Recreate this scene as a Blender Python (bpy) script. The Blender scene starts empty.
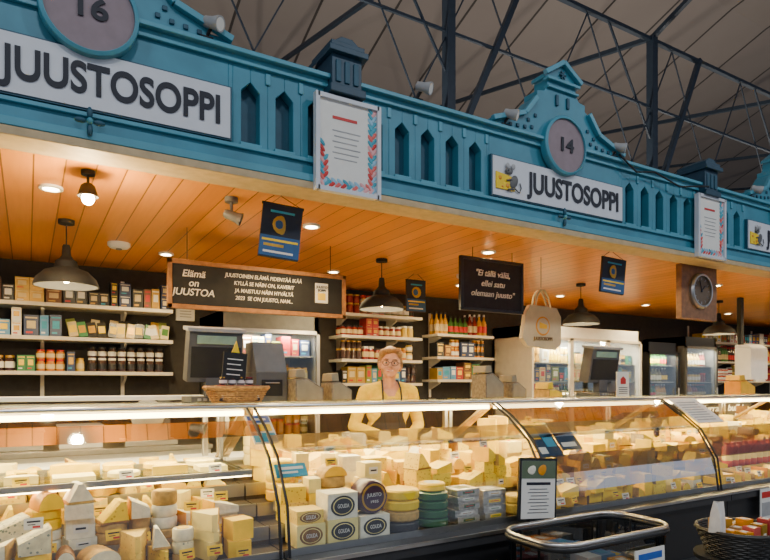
import bpy, math, random
import numpy as np
from mathutils import Vector, Matrix, Euler
random.seed(11)
R=random.random
def U(a,b): return a+(b-a)*random.random()
pi=math.pi
scene=bpy.context.scene
COL=scene.collection

# ------------------------------------------------------------------ materials
def newmat(name):
    m=bpy.data.materials.new(name); m.use_nodes=True
    nt=m.node_tree; b=nt.nodes['Principled BSDF']
    return m,nt,b
MC={}
def mat(name,col,rough=.5,metal=0.,var=.12,scale=18,bump=0.,coat=0.,emit=0.,spots=None):
    if name in MC: return MC[name]
    m,nt,b=newmat(name)
    b.inputs['Roughness'].default_value=rough; b.inputs['Metallic'].default_value=metal
    if coat: b.inputs['Coat Weight'].default_value=coat
    tc=nt.nodes.new('ShaderNodeTexCoord'); n=nt.nodes.new('ShaderNodeTexNoise')
    n.inputs['Scale'].default_value=scale; n.inputs['Detail'].default_value=4
    nt.links.new(tc.outputs['Object'],n.inputs['Vector'])
    r=nt.nodes.new('ShaderNodeValToRGB')
    c=Vector(col)
    lo=[max(0,x*(1-var)) for x in c]; hi=[min(1,x*(1+var)) for x in c]
    r.color_ramp.elements[0].position=.3; r.color_ramp.elements[1].position=.7
    r.color_ramp.elements[0].color=(*lo,1); r.color_ramp.elements[1].color=(*hi,1)
    nt.links.new(n.outputs['Fac'],r.inputs['Fac']); out=r.outputs['Color']
    if spots:
        v=nt.nodes.new('ShaderNodeTexVoronoi'); v.inputs['Scale'].default_value=55
        nt.links.new(tc.outputs['Object'],v.inputs['Vector'])
        lt=nt.nodes.new('ShaderNodeMath'); lt.operation='LESS_THAN'; lt.inputs[1].default_value=.26
        nt.links.new(v.outputs['Distance'],lt.inputs[0])
        mx=nt.nodes.new('ShaderNodeMix'); mx.data_type='RGBA'; mx.inputs['B'].default_value=(*spots,1)
        nt.links.new(lt.outputs[0],mx.inputs['Factor']); nt.links.new(out,mx.inputs['A']); out=mx.outputs['Result']
    nt.links.new(out,b.inputs['Base Color'])
    if emit:
        nt.links.new(r.outputs['Color'],b.inputs['Emission Color']); b.inputs['Emission Strength'].default_value=emit
    if bump:
        bp=nt.nodes.new('ShaderNodeBump'); bp.inputs['Strength'].default_value=bump; bp.inputs['Distance'].default_value=.01
        nt.links.new(n.outputs['Fac'],bp.inputs['Height']); nt.links.new(bp.outputs['Normal'],b.inputs['Normal'])
    MC[name]=m; return m

def glassmat(name,tint=(1,1,1),refl=.5,base=.03):
    m=bpy.data.materials.new(name); m.use_nodes=True; nt=m.node_tree
    for n in list(nt.nodes): nt.nodes.remove(n)
    o=nt.nodes.new('ShaderNodeOutputMaterial'); t=nt.nodes.new('ShaderNodeBsdfTransparent'); t.inputs[0].default_value=(*tint,1)
    g=nt.nodes.new('ShaderNodeBsdfGlossy'); g.inputs['Roughness'].default_value=.03
    lw=nt.nodes.new('ShaderNodeLayerWeight'); lw.inputs['Blend'].default_value=.25
    ma=nt.nodes.new('ShaderNodeMath'); ma.operation='MULTIPLY_ADD'; ma.inputs[1].default_value=refl; ma.inputs[2].default_value=base
    mx=nt.nodes.new('ShaderNodeMixShader')
    nt.links.new(lw.outputs['Fresnel'],ma.inputs[0]); nt.links.new(ma.outputs[0],mx.inputs[0])
    nt.links.new(t.outputs[0],mx.inputs[1]); nt.links.new(g.outputs[0],mx.inputs[2]); nt.links.new(mx.outputs[0],o.inputs[0])
    return m

def boardmat(name,c1,c2,pitch,axis='X',rough=.35,seam=.93,grain=(1,12,1),bumps=.4,seamk=.25):
    m,nt,b=newmat(name); L=nt.links.new; N=nt.nodes.new
    b.inputs['Roughness'].default_value=rough
    tc=N('ShaderNodeTexCoord'); sp=N('ShaderNodeSeparateXYZ'); L(tc.outputs['Object'],sp.inputs[0])
    dv=N('ShaderNodeMath'); dv.operation='DIVIDE'; dv.inputs[1].default_value=pitch; L(sp.outputs[axis],dv.inputs[0])
    fl=N('ShaderNodeMath'); fl.operation='FLOOR'; L(dv.outputs[0],fl.inputs[0])
    fr=N('ShaderNodeMath'); fr.operation='FRACT'; L(dv.outputs[0],fr.inputs[0])
    wn=N('ShaderNodeTexWhiteNoise'); wn.noise_dimensions='1D'; L(fl.outputs[0],wn.inputs['W'])
    mp=N('ShaderNodeMapping'); mp.inputs['Scale'].default_value=grain; L(tc.outputs['Object'],mp.inputs[0])
    no=N('ShaderNodeTexNoise'); no.inputs['Scale'].default_value=3; no.inputs['Detail'].default_value=5; L(mp.outputs[0],no.inputs['Vector'])
    ad=N('ShaderNodeMath'); ad.operation='MULTIPLY_ADD'; ad.inputs[1].default_value=.5; L(wn.outputs[0],ad.inputs[0])
    hf=N('ShaderNodeMath'); hf.operation='MULTIPLY'; hf.inputs[1].default_value=.6; L(no.outputs['Fac'],hf.inputs[0]); L(hf.outputs[0],ad.inputs[2])
    cr=N('ShaderNodeValToRGB'); cr.color_ramp.elements[0].color=(*c1,1); cr.color_ramp.elements[1].color=(*c2,1); L(ad.outputs[0],cr.inputs[0])
    gt=N('ShaderNodeMath'); gt.operation='GREATER_THAN'; gt.inputs[1].default_value=seam; L(fr.outputs[0],gt.inputs[0])
    mx=N('ShaderNodeMix'); mx.data_type='RGBA'; mx.inputs['B'].default_value=(c1[0]*seamk,c1[1]*seamk,c1[2]*seamk,1)
    L(gt.outputs[0],mx.inputs['Factor']); L(cr.outputs[0],mx.inputs['A']); L(mx.outputs['Result'],b.inputs['Base Color'])
    iv=N('ShaderNodeMath'); iv.operation='SUBTRACT'; iv.inputs[0].default_value=1; L(gt.outputs[0],iv.inputs[1])
    bp=N('ShaderNodeBump'); bp.inputs['Strength'].default_value=bumps; bp.inputs['Distance'].default_value=.01
    L(iv.outputs[0],bp.inputs['Height']); L(bp.outputs[0],b.inputs['Normal'])
    return m

BLUE=mat('teal_painted_wood',(.045,.225,.310),.5,var=.14,scale=6)
BLUE2=mat('teal_painted_trim',(.07,.29,.385),.45,var=.1,scale=6)
DBLUE=mat('dark_teal_paint',(.010,.075,.12),.55)
NAVY=mat('navy_paint',(.012,.05,.085),.5)
STEELD=mat('dark_painted_steel',(.022,.036,.055),.5)
WHITE=mat('white_enamel',(.78,.78,.76),.45,var=.04)
SIGNW=mat('sign_board_white',(.62,.64,.68),.5,var=.03)
INK=mat('sign_ink',(.005,.007,.018),.6)
PINKG=mat('plaque_mauve',(.24,.18,.20),.6,var=.08)
BLACK=mat('black_plastic',(.010,.010,.011),.4)
BLACKM=mat('matte_black',(.014,.014,.014),.75)
CHALKB=mat('chalkboard',(.012,.012,.012),.7,var=.3)
CHALK=mat('chalk',(.8,.76,.68),.9)
CHROME=mat('brushed_steel',(.62,.6,.57),.28,metal=1,var=.05)
STEEL=mat('stainless',(.45,.44,.42),.35,metal=1,var=.06)
GREY=mat('grey_plastic',(.10,.10,.10),.45)
LGREY=mat('light_grey_plastic',(.35,.35,.35),.5)
WOOD=mat('oak_wood',(.34,.15,.045),.5,var=.25,scale=30)
DWOOD=mat('walnut_wood',(.16,.07,.03),.5,var=.3,scale=30)
WALLD=mat('charcoal_wall',(.030,.025,.022),.8,var=.2)
SHELFW=mat('white_shelf',(.66,.60,.50),.5,var=.04)
PAPER=mat('paper',(.76,.74,.68),.7,var=.03)
YEL=mat('yellow_tag',(.88,.60,.0),.6,var=.05)
RED=mat('red_print',(.55,.02,.015),.5)
BLUEP=mat('blue_print',(.015,.10,.42),.5)
CYAN=mat('cyan_print',(.02,.30,.48),.5)
GOLD=mat('gold_print',(.6,.34,.04),.4,metal=.5)
GREEN=mat('green_leaf',(.04,.16,.02),.6)
CORK=mat('kraft',(.44,.26,.11),.8)
WICK=mat('wicker',(.42,.21,.06),.65,var=.35,scale=60)
CREAMW=mat('soffit_cream',(.50,.37,.20),.6)
GLASS=glassmat('counter_glass',(.97,.98,.96),.75,.06)
GLASS2=glassmat('shelf_glass',(.93,.96,.93),.6,.05)
SKIN=mat('skin',(.56,.27,.16),.5,var=.06)
WARM=mat('warm_lamp',(1,.76,.36),.5,emit=24,var=.01)
WARML=mat('warm_lens',(1,.80,.45),.5,emit=60,var=.01)
CEIL=boardmat('pine_ceiling',(.55,.175,.008),(.82,.31,.020),.125,'X',grain=(14,1,1),seam=.95,seamk=.3)
CH={
 'cream':mat('cheese_cream',(.85,.60,.10),.5,var=.10,bump=.15,spots=(.66,.42,.05)),
 'pale':mat('cheese_pale',(.86,.72,.26),.5,var=.08,bump=.1),
 'yellow':mat('cheese_yellow',(.90,.60,.004),.42,var=.10),
 'gold':mat('cheese_gold',(.84,.46,.0),.42,var=.10),
 'orange':mat('cheese_orange',(.70,.27,.0),.42,var=.10),
 'holes':mat('cheese_holes',(.90,.65,.035),.42,var=.06,spots=(.60,.36,.01)),
 'white':mat('cheese_bloom',(.80,.76,.60),.75,var=.10,scale=50,bump=.3),
 'beige':mat('cheese_rind_beige',(.50,.31,.08),.7,var=.25,scale=40,bump=.3),
 'brown':mat('cheese_rind_brown',(.22,.10,.02),.6,var=.3,scale=40,bump=.3),
 'grey':mat('cheese_rind_grey',(.24,.19,.12),.8,var=.3,scale=50,bump=.4),
 'green':mat('wax_green',(.02,.11,.035),.3,var=.1,coat=.4),
 'black':mat('wax_black',(.02,.018,.02),.3,coat=.5),
 'purple':mat('wax_purple',(.06,.02,.045),.35,coat=.4),
 'red':mat('wax_red',(.42,.03,.02),.3,coat=.4),
 'blue':mat('blue_cheese',(.70,.66,.46),.6,var=.15,scale=45,bump=.2,spots=(.20,.25,.22)),
}
BROWNP=CH['brown']
FOIL=mat('foil_wrap',(.7,.68,.62),.3,metal=.9,var=.2,scale=60,bump=.6)

# ------------------------------------------------------------------ mesh builder
class MB:
    def __init__(s): s.v=[];s.f=[];s.m=[];s.mats=[]
    def mi(s,m):
        if m not in s.mats: s.mats.append(m)
        return s.mats.index(m)
    def add(s,vs,fs,m,M=None):
        o=len(s.v); k=s.mi(m)
        for p in vs:
            p=Vector(p); s.v.append(M@p if M is not None else p)
        for f in fs: s.f.append([i+o for i in f]); s.m.append(k)
    def bx(s,x0,x1,y0,y1,z0,z1,m,M=None):
        vs=[(x,y,z) for x in (x0,x1) for y in (y0,y1) for z in (z0,z1)]
        s.add(vs,[(0,1,3,2),(4,6,7,5),(0,4,5,1),(2,3,7,6),(0,2,6,4),(1,5,7,3)],m,M)
    def box(s,c,sz,m,rot=(0,0,0)):
        M=Matrix.Translation(c)@Euler(rot).to_matrix().to_4x4()
        s.bx(-sz[0]/2,sz[0]/2,-sz[1]/2,sz[1]/2,-sz[2]/2,sz[2]/2,m,M)
    def prism(s,poly,a,b,m,plane='xz',M=None):
        n=len(poly)
        def P(p,t): return (p[0],t,p[1]) if plane=='xz' else ((t,p[0],p[1]) if plane=='yz' else (p[0],p[1],t))
        vs=[P(p,a) for p in poly]+[P(p,b) for p in poly]
        fs=[list(range(n)),list(range(2*n-1,n-1,-1))]+[(i,(i+1)%n,(i+1)%n+n,i+n) for i in range(n)]
        s.add(vs,fs,m,M)
    def lathe(s,prof,c,m,n=24,M=None,sx=1,sy=1,cap=True):
        T=Matrix.Translation(c)
        if M is not None: T=T@M
        vs=[];fs=[]
        for r,z in prof:
            for i in range(n):
                a=2*pi*i/n; vs.append((r*math.cos(a)*sx,r*math.sin(a)*sy,z))
        for j in range(len(prof)-1):
            for i in range(n):
                fs.append((j*n+i,j*n+(i+1)%n,(j+1)*n+(i+1)%n,(j+1)*n+i))
        if cap:
            fs.append(list(range(n))); k=(len(prof)-1)*n; fs.append(list(range(k,k+n)))
        s.add(vs,fs,m,T)
    def cyl(s,c,r,h,m,n=24,M=None): s.lathe([(r,0),(r,h)],c,m,n,M)
    def ell(s,c,rad,m,n=14,rings=9,rot=(0,0,0)):
        vs=[];fs=[]
        for j in range(rings+1):
            t=pi*j/rings
            rr=max(math.sin(t),.001)
            for i in range(n):
                a=2*pi*i/n; vs.append((rad[0]*rr*math.cos(a),rad[1]*rr*math.sin(a),rad[2]*math.cos(t)))
        for j in range(rings):
            for i in range(n): fs.append((j*n+i,j*n+(i+1)%n,(j+1)*n+(i+1)%n,(j+1)*n+i))
        fs.append(list(range(n)));fs.append(list(range(rings*n,rings*n+n)))
        s.add(vs,fs,m,Matrix.Translation(c)@Euler(rot).to_matrix().to_4x4())
    def tube(s,pts,r,m,n=8,closed=False):
        pts=[Vector(p) for p in pts]; vs=[];fs=[]; K=len(pts)
        up=None
        for i,p in enumerate(pts):
            if closed: d=pts[(i+1)%K]-pts[i-1]
            else: d=(pts[min(i+1,K-1)]-pts[max(i-1,0)])
            d.normalize()
            if up is None: up=Vector((0,0,1)) if abs(d.z)<.9 else Vector((1,0,0))
            if abs(d.dot(up))>.98: up=Vector((1,0,0)) if abs(d.x)<.9 else Vector((0,1,0))
            a=d.cross(up); a.normalize(); b=d.cross(a); b.normalize()
            for k in range(n):
                t=2*pi*k/n; vs.append(p+(a*math.cos(t)+b*math.sin(t))*r)
        for i in range(K if closed else K-1):
            j=(i+1)%K
            for k in range(n): fs.append((i*n+k,i*n+(k+1)%n,j*n+(k+1)%n,j*n+k))
        if not closed: fs.append(list(range(n)));fs.append(list(range((K-1)*n,K*n)))
        s.add(vs,fs,m)
    def bar(s,p,q,w,m,h=None):
        p=Vector(p);q=Vector(q);d=q-p;L=d.length
        M=Matrix.Translation(p)@d.to_track_quat('Z','Y').to_matrix().to_4x4()
        h=h or w
        s.bx(-w/2,w/2,-h/2,h/2,0,L,m,M)
    def finish(s,name,bevel=0,parent=None,seg=2,sharp=38):
        me=bpy.data.meshes.new(name)
        xs=[p.x for p in s.v];ys=[p.y for p in s.v];zs=[p.z for p in s.v]
        o=Vector(((min(xs)+max(xs))/2,(min(ys)+max(ys))/2,min(zs)))
        me.from_pydata([p-o for p in s.v],[],s.f)
        for m in s.mats: me.materials.append(m)
        me.polygons.foreach_set('material_index',s.m)
        me.update()
        import bmesh
        bm=bmesh.new(); bm.from_mesh(me); bmesh.ops.recalc_face_normals(bm,faces=bm.faces); bm.to_mesh(me); bm.free()
        me.polygons.foreach_set('use_smooth',[True]*len(me.polygons))
        me.set_sharp_from_angle(angle=math.radians(sharp))
        ob=bpy.data.objects.new(name,me); COL.objects.link(ob); ob.location=o
        if bevel:
            b=ob.modifiers.new('bevel','BEVEL'); b.width=bevel; b.segments=seg; b.limit_method='ANGLE'; b.angle_limit=math.radians(40)
        if parent: setp(ob,parent)
        return ob
def setp(ob,parent):
    ob.parent=parent; ob.matrix_parent_inverse=Matrix.Translation(parent.location).inverted()
def text(s,x,y,z,size,m,parent,width=None,rot=(pi/2,0,0),off=0.,name='lettering',ext=.002,align='CENTER',sp=1.,lean=0):
    c=bpy.data.curves.new(name,'FONT'); c.body=s; c.size=size; c.align_x=align; c.align_y='CENTER'
    c.offset=off; c.extrude=ext; c.space_line=sp; c.shear=lean
    c.materials.append(m)
    o=bpy.data.objects.new(name,c); COL.objects.link(o); o.location=(x,y,z); o.rotation_euler=rot
    if width:
        bpy.context.view_layer.update()
        w=o.dimensions.x
        if w>0: o.scale=(width/w,1,1)
    if parent: setp(o,parent)
    return o
def add_light(kind,name,loc,energy,col,size=.05,rot=(0,0,0),spot=None,sx=None,sy=None,parent=None):
    l=bpy.data.lights.new(name,kind); l.energy=energy; l.color=col
    if kind=='AREA':
        l.shape='RECTANGLE'; l.size=sx; l.size_y=sy
    elif kind=='SPOT':
        l.spot_size=spot; l.spot_blend=.6; l.shadow_soft_size=size
    else: l.shadow_soft_size=size
    o=bpy.data.objects.new(name,l); COL.objects.link(o); o.location=loc; o.rotation_euler=rot
    if parent: setp(o,parent)
    return o

# ------------------------------------------------------------------ hall shell
FLOOR=boardmat('hall_floor_tiles',(.14,.13,.12),(.2,.19,.18),.6,'X',.5,.985)
b=MB(); b.bx(-12,45,-12,16,-.1,0,FLOOR); b.finish('floor')
ROOFM=boardmat('roof_panels',(.22,.19,.17),(.30,.26,.23),1.15,'X',.75,.965,grain=(.6,.6,.6),bumps=.8)
b=MB()
prof=[(-12,9.2),(-4,9.4),(2,9.0),(6,8.1),(9,7.0),(12,5.6),(14,4.2)]
for i in range(len(prof)-1):
    p,q=prof[i],prof[i+1]
    b.prism([p,q,(q[0],q[1]+.12),(p[0],p[1]+.12)],-12,45,ROOFM,'yz')
b.finish('hall_roof')
WALLM=mat('hall_wall_plaster',(.3,.28,.25),.9)
b=MB(); b.bx(-12,45,14,14.2,0,4.4,WALLM); b.finish('wall_back')

b=MB()
Yg=4.5
for X in (.37,3.37,6.37,9.37,12.4,15.4):
    b.bx(X-.045,X+.045,Yg-.045,Yg+.045,2.62,5.56,STEELD)
    b.bx(X-.07,X+.07,Yg-.07,Yg+.07,3.55,3.62,STEELD)
    b.bar((X,Yg,3.5),(X+.95,Yg,5.56),.055,STEELD)
    b.bar((X,Yg,4.3),(X-.8,Yg,5.56),.02,STEELD)
    b.bar((X,Yg,5.56),(X,9.6,6.6),.05,STEELD); b.bar((X,Yg,5.56),(X,-3,8.9),.05,STEELD)
b.bx(-3,20,Yg-.025,Yg+.025,5.51,5.55,STEELD)
b.bx(-3,20,Yg-.012,Yg+.012,4.72,4.745,STEELD)
b.bx(-3,20,Yg-.018,Yg+.018,3.98,4.01,STEELD)
x=-3
while x<19.5:
    b.bar((x,Yg,4.02),(x+.75,Yg,5.5),.012,STEELD); b.bar((x+.75,Yg,5.5),(x+1.5,Yg,4.02),.012,STEELD); x+=1.5
b.finish('steel_roof_truss')

# ------------------------------------------------------------------ stall shell
XL,XR=-3.2,12.0
b=MB(); b.bx(XL,XR,2.95,5.7,2.44,2.50,CEIL); b.finish('ceiling')
b=MB(); b.bx(XL,XR,5.6,5.7,0,2.44,WALLD); b.finish('wall_stall_back')
b=MB(); b.bx(XR,XR+.1,2.95,5.7,0,2.44,WALLD); b.finish('wall_stall_right')
b=MB(); b.bx(XL-.1,XL,2.95,5.7,0,2.44,WALLD); b.finish('wall_stall_left')
for i,x in enumerate((-1.0,2.0,5.0,8.0,11.0)):  # added uplights, hidden behind the fascia, to brighten the hall roof
    b=MB(); b.bx(x-.12,x+.12,5.0,5.14,2.50,2.54,BLACKM); b.bx(x-.02,x+.02,5.05,5.09,2.54,2.62,BLACKM); b.bx(x-.16,x+.16,4.99,5.15,2.62,2.70,GREY)
    o=b.finish('added_roof_uplight'); add_light('AREA','roof_fill_light',(x,5.07,2.715),60,(1,.9,.78),rot=(pi-.05,0,0),sx=.3,sy=.14,parent=o)

b=MB()
F0=2.80
zb,zs0,zs1,zs2,zt=2.46,2.60,2.85,2.895,2.97
b.bx(XL,XR,2.86,2.93,2.44,2.97,DBLUE)
b.bx(XL,XR,F0,2.86,zb,zs0-.02,BLUE)
b.bx(XL,XR,2.765,2.945,2.425,2.462,CREAMW)
b.bx(XL,XR,F0-.035,F0,zb+.004,2.50,BLUE2)
b.bx(XL,XR,F0-.018,F0,2.565,2.585,BLUE2)
b.bx(XL,XR,F0-.02,2.94,2.965,3.0,BLUE2)
b.bx(XL,XR,F0-.05,2.96,3.0,3.022,BLUE2)
peds=[.22,3.0,5.8,8.6,-2.6]
signs=[(p-.60,p+.59) for p in peds]
pit=.172
bays=[]
ss=sorted(signs)
edges=[XL]+[e for sg in ss for e in sg]+[XR]
for i in range(0,len(edges),2):
    a,c=edges[i],edges[i+1]
    if c-a>.1: bays.append((a,c))
for a,c in bays:
    n=int((c-a)/pit); st=a+((c-a)-n*pit)/2
    b.bx(a,st,F0,2.86,zs0-.02,2.966,BLUE); b.bx(st+n*pit,c,F0,2.86,zs0-.02,2.966,BLUE)
    for k in range(n):
        xc=st+(k+.5)*pit; w=.045
        for sg in (-1,1):
            b.prism([(xc+sg*pit/2,zs0-.02),(xc+sg*w,zs0-.02),(xc+sg*w,zs1),(xc,zs2),(xc,2.966),(xc+sg*pit/2,2.966)],F0,2.86,BLUE)
        b.bx(xc-w-.008,xc+w+.008,F0-.012,F0,zs0-.018,zs0,BLUE2)
        b.bx(xc+pit/2-.012,xc+pit/2+.012,F0-.008,F0,2.90,2.955,BLUE2)
for a,c in signs:
    b.bx(a,c,F0,2.86,zs0-.02,2.966,BLUE)
PZ=2.995
def ped(cx):
    half=[(.60,3.02),(.60,3.06),(.50,3.06),(.50,3.10),(.42,3.10),(.42,3.14),(.34,3.15),(.30,3.20),(.25,3.26),(.22,3.28),(.22,3.32),(.16,3.33),(.13,3.37),(.13,3.42),(.155,3.42),(.155,3.445)]
    poly=[(cx+x,z) for x,z in half]+[(cx,3.54)]+[(cx-x,z) for x,z in reversed(half)]
    b.prism(poly,F0-.02,2.90,BLUE)
    ed=[(.60,3.04),(.34,3.13),(.24,3.25)]
    for sg in (-1,1):
        for i in range(2):
            p,q=ed[i],ed[i+1]
            b.bar((cx+sg*p[0],F0-.035,p[1]+.012),(cx+sg*q[0],F0-.035,q[1]+.012),.03,BLUE2)
        b.bar((cx+sg*.165,F0-.035,3.44),(cx,F0-.035,3.545),.03,BLUE2)
        for k,(dx,dz) in enumerate(((.27,3.07),(.33,3.06),(.39,3.055),(.24,3.15),(.30,3.11),(.45,3.05))):
            b.box((cx+sg*dx,F0-.024,dz),(.022,.012,.022),DBLUE)
        b.box((cx+sg*.05,F0-.026,3.29),(.022,.014,.07),DBLUE)
    b.bx(cx-.15,cx+.15,F0-.045,F0,3.405,3.425,BLUE2)
    b.bx(cx-.14,cx+.14,F0-.04,F0,3.355,3.37,BLUE2)
    for ang in range(6):
        t=ang*pi/3; b.bar((cx,F0-.03,3.465),(cx+.03*math.cos(t),F0-.03,3.465+.03*math.sin(t)),.01,DBLUE)
    Rz=Matrix.Rotation(pi/2,4,'X')
    b.lathe([(.19,0),(.19,.045),(.172,.055),(.172,0)],(cx,F0-.015,PZ),BLUE2,40,Rz,cap=False)
    b.lathe([(.173,0),(.173,.04)],(cx,F0-.015,PZ),PINKG,40,Rz)
    for k in range(4):
        t=k*pi/2
        b.ell((cx+.035*math.cos(t),F0-.045,2.535+.035*math.sin(t)),(.026 if k%2==0 else .012,.012,.012 if k%2==0 else .026),DBLUE,10,6)
    b.ell((cx,F0-.05,2.535),(.014,.016,.014),BLUE2,10,6)
for p in peds: ped(p)
for px in (1.40,4.60,7.2,-1.1):
    b.bx(px-.10,px+.10,F0-.09,2.95,2.92,2.96,NAVY)
    b.bx(px-.085,px+.085,F0-.07,2.95,2.96,3.12,NAVY)
    b.bx(px-.11,px+.11,F0-.10,2.97,3.12,3.15,NAVY)
    b.bx(px-.095,px+.095,F0-.085,2.96,3.15,3.18,NAVY)
    b.prism([(px-.08,3.18),(px+.08,3.18),(px+.03,3.215),(px-.03,3.215)],F0-.07,2.94,NAVY)
    for k in (-1,0,1): b.bx(px+k*.05-.014,px+k*.05+.014,F0-.078,F0-.06,2.98,3.09,DBLUE)
fascia=b.finish('stall_fascia',bevel=.003)
for p,nm in ((.22,'16'),(3.0,'14'),(5.8,'12')):
    text(nm,p,F0-.06,PZ+.0,.12,INK,fascia,width=.115,off=.003,name='plaque_number')

for p in (.22,3.0,5.8):
    b=MB(); b.bx(p-.595,p+.59,F0-.03,F0-.001,2.595,2.83,SIGNW)
    b.bx(p-.605,p+.60,F0-.024,F0-.001,2.587,2.838,DBLUE)
    x0=p-.575
    yf=F0-.034
    b.prism([(x0,2.635),(x0+.15,2.635),(x0+.15,2.715),(x0+.0,2.735)],yf-.004,yf+.01,YEL)
    for hx,hz,hr in ((.03,2.70,.013),(.09,2.66,.015),(.11,2.70,.01),(.05,2.65,.009)):
        b.ell((x0+hx,yf-.004,hz),(hr,.003,hr),CH['orange'],10,6)
    b.ell((x0+.14,yf-.005,2.69),(.03,.006,.045),GREY,14,8,(0,.5,0))
    b.ell((x0+.10,yf-.006,2.75),(.03,.006,.021),GREY,14,8)
    for ex in (.09,.135): b.ell((x0+ex,yf-.007,2.782),(.016,.004,.018),LGREY,12,6)
    b.ell((x0+.09,yf-.013,2.753),(.005,.003,.006),INK,8,5); b.ell((x0+.068,yf-.011,2.742),(.006,.003,.005),INK,8,5)
    b.tube([(x0+.15,yf-.005,2.65),(x0+.185,yf-.005,2.63),(x0+.20,yf-.005,2.66),(x0+.19,yf-.005,2.69)],.004,GREY,6)
    b.tube([(x0+.12,yf-.008,2.70),(x0+.08,yf-.008,2.69)],.006,GREY,6); b.tube([(x0+.14,yf-.008,2.645),(x0+.09,yf-.008,2.635)],.007,GREY,6)
    sg=b.finish('shop_sign')
    text('JUUSTOSOPPI',p+.122,F0-.034,2.708,.178,INK,sg,width=.86,off=.0042,name='sign_lettering')

def cert(x,zc=2.665):
    b=MB(); y=F0-.055
    w,h=.175,.232
    b.bx(x-w,x+w,y,y+.02,zc-h,zc+h,PAPER)
    b.bx(x-w*.6,x+w*.6,y+.02,F0,zc-h*.2,zc+h,BLACKM)
    for a in ((x-w-.012,x-w+.01,zc-h-.012,zc+h+.012),(x+w-.01,x+w+.012,zc-h-.012,zc+h+.012)): b.bx(a[0],a[1],y-.015,y+.02,a[2],a[3],SIGNW)
    for a in ((zc-h-.012,zc-h+.01),(zc+h-.01,zc+h+.012)): b.bx(x-w,x+w,y-.015,y+.02,a[0],a[1],SIGNW)
    cs=[mat('coral_print',(.7,.12,.10),.5),mat('teal_print',(.04,.32,.42),.5),mat('pale_blue_print',(.25,.48,.62),.5),RED,mat('pink_print',(.75,.35,.35),.5)]
    rs=random.Random(5)
    def leaf(lx,lz,a): b.ell((lx,y-.002,lz),(.010,.002,.024),cs[rs.randrange(5)],10,6,(0,a,0))
    n=15
    for i in range(n):
        t=i/(n-1); zz=zc-h+.03+t*(2*h-.06)
        for s in (-1,1):
            if s>0 or i<8: leaf(x+s*(w-.026),zz,.7*s)
            if s>0 or i<5: leaf(x+s*(w-.045),zz+.012,-.7*s)
    for i in range(9):
        lx=x-w+.05+i*.033
        leaf(lx,zc-h+.028,.9); leaf(lx+.012,zc-h+.045,-.9)
    b.bx(x-.09,x+.05,y-.002,y,zc+.13,zc+.145,RED)
    for i in range(6): b.bx(x-.09+.01*(i%2),x+.07-.01*(i%3),y-.002,y,zc+.07-i*.028,zc+.075-i*.028,LGREY)
    return b.finish('framed_certificate',bevel=.002)
cert(1.415); cert(4.62,2.68)

def flood(x,z=3.05,d=1):
    b=MB(); y=F0-.06
    b.bx(x-.03,x+.03,y+.02,y+.12,z-.028,z-.015,BLACKM); b.tube([(x,y+.06,z-.02),(x+.02*d,y+.02,z+.03)],.008,BLACKM)
    M=Euler((1.9,0,.7*d)).to_matrix().to_4x4()
    b.lathe([(.014,-.045),(.024,-.038),(.026,0),(.034,.035),(.034,.045),(.028,.045),(.024,.04)],(x+.02*d,y,z+.04),LGREY,18,M)
    b.lathe([(.028,.04),(.028,.044)],(x+.02*d,y,z+.04),PAPER,18,M)
    b.tube([(x,y+.1,z-.02),(x-.06,y+.06,z-.01),(x-.12,y+.08,z+.0),(x-.16,y+.12,z-.02)],.006,BLACKM)
    b.finish('parapet_floodlight')
for x in (.70,1.86,2.50,3.50,5.25): flood(x)
b=MB()
b.tube([(3.52,F0-.06,3.04),(3.7,F0-.062,2.95),(3.9,F0-.065,2.985),(4.2,F0-.064,2.93),(4.5,F0-.11,2.97)],.006,BLACKM)
b.finish('power_cable')

# ------------------------------------------------------------------ ceiling fittings
WC=(1,.75,.38)
def downlight(x,y,e=46):
    b=MB(); b.lathe([(.055,.012),(.055,0),(.04,-.002),(.036,.012)],(x,y,2.428),WHITE,24,cap=False)
    b.lathe([(.036,0),(.036,.004)],(x,y,2.432),WARML,20)
    o=b.finish('recessed_downlight')
    add_light('SPOT','downlight_lamp',(x,y,2.42),e,WC,.035,(0,0,0),2.7,parent=o)
for x in (.1,1.52,2.95,4.4,5.9,7.5): downlight(x,3.45,46)
for x in (-.6,.9,2.3,3.7,5.1,6.6,8.4,10.2): downlight(x,4.75,56)
for X_,Y_ in ((.55,4.58),(3.4,4.3)):
    b=MB(); b.lathe([(.075,0),(.075,-.02),(.06,-.035),(.02,-.04)],(X_,Y_,2.44),WHITE,24); b.lathe([(.02,0),(.02,.006)],(X_,Y_,2.394),GREY,12); b.finish('smoke_detector')
def trackspot(x,y,ang=.9,col=LGREY):
    b=MB(); b.cyl((x,y,2.415),.035,.025,col); b.tube([(x,y,2.42),(x,y,2.37)],.009,col)
    M=Euler((pi-ang,0,1.2)).to_matrix().to_4x4()
    b.lathe([(.018,-.04),(.024,-.03),(.028,.03),(.036,.055),(.033,.055),(.028,.034)],(x,y,2.345),col,20,M)
    return b.finish('ceiling_spotlight')
trackspot(.93,3.16,ang=1.2,col=mat('aluminium_grey',(.16,.15,.14),.4))
b=MB(); b.cyl((.24,3.1,2.42),.03,.02,BLACKM); b.tube([(.24,3.1,2.42),(.24,3.1,2.37)],.006,BLACKM)
b.lathe([(.018,.06),(.03,.05),(.045,0),(.042,0),(.02,.03)],(.24,3.1,2.32),BLACKM,20); b.ell((.24,3.1,2.312),(.028,.028,.03),mat('bulb_glow',(1,.8,.5),.5,emit=90,var=.01),16,10)
o=b.finish('ceiling_lamp'); add_light('POINT','bulb_light',(.24,3.08,2.26),26,WC,.03,parent=o)

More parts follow.
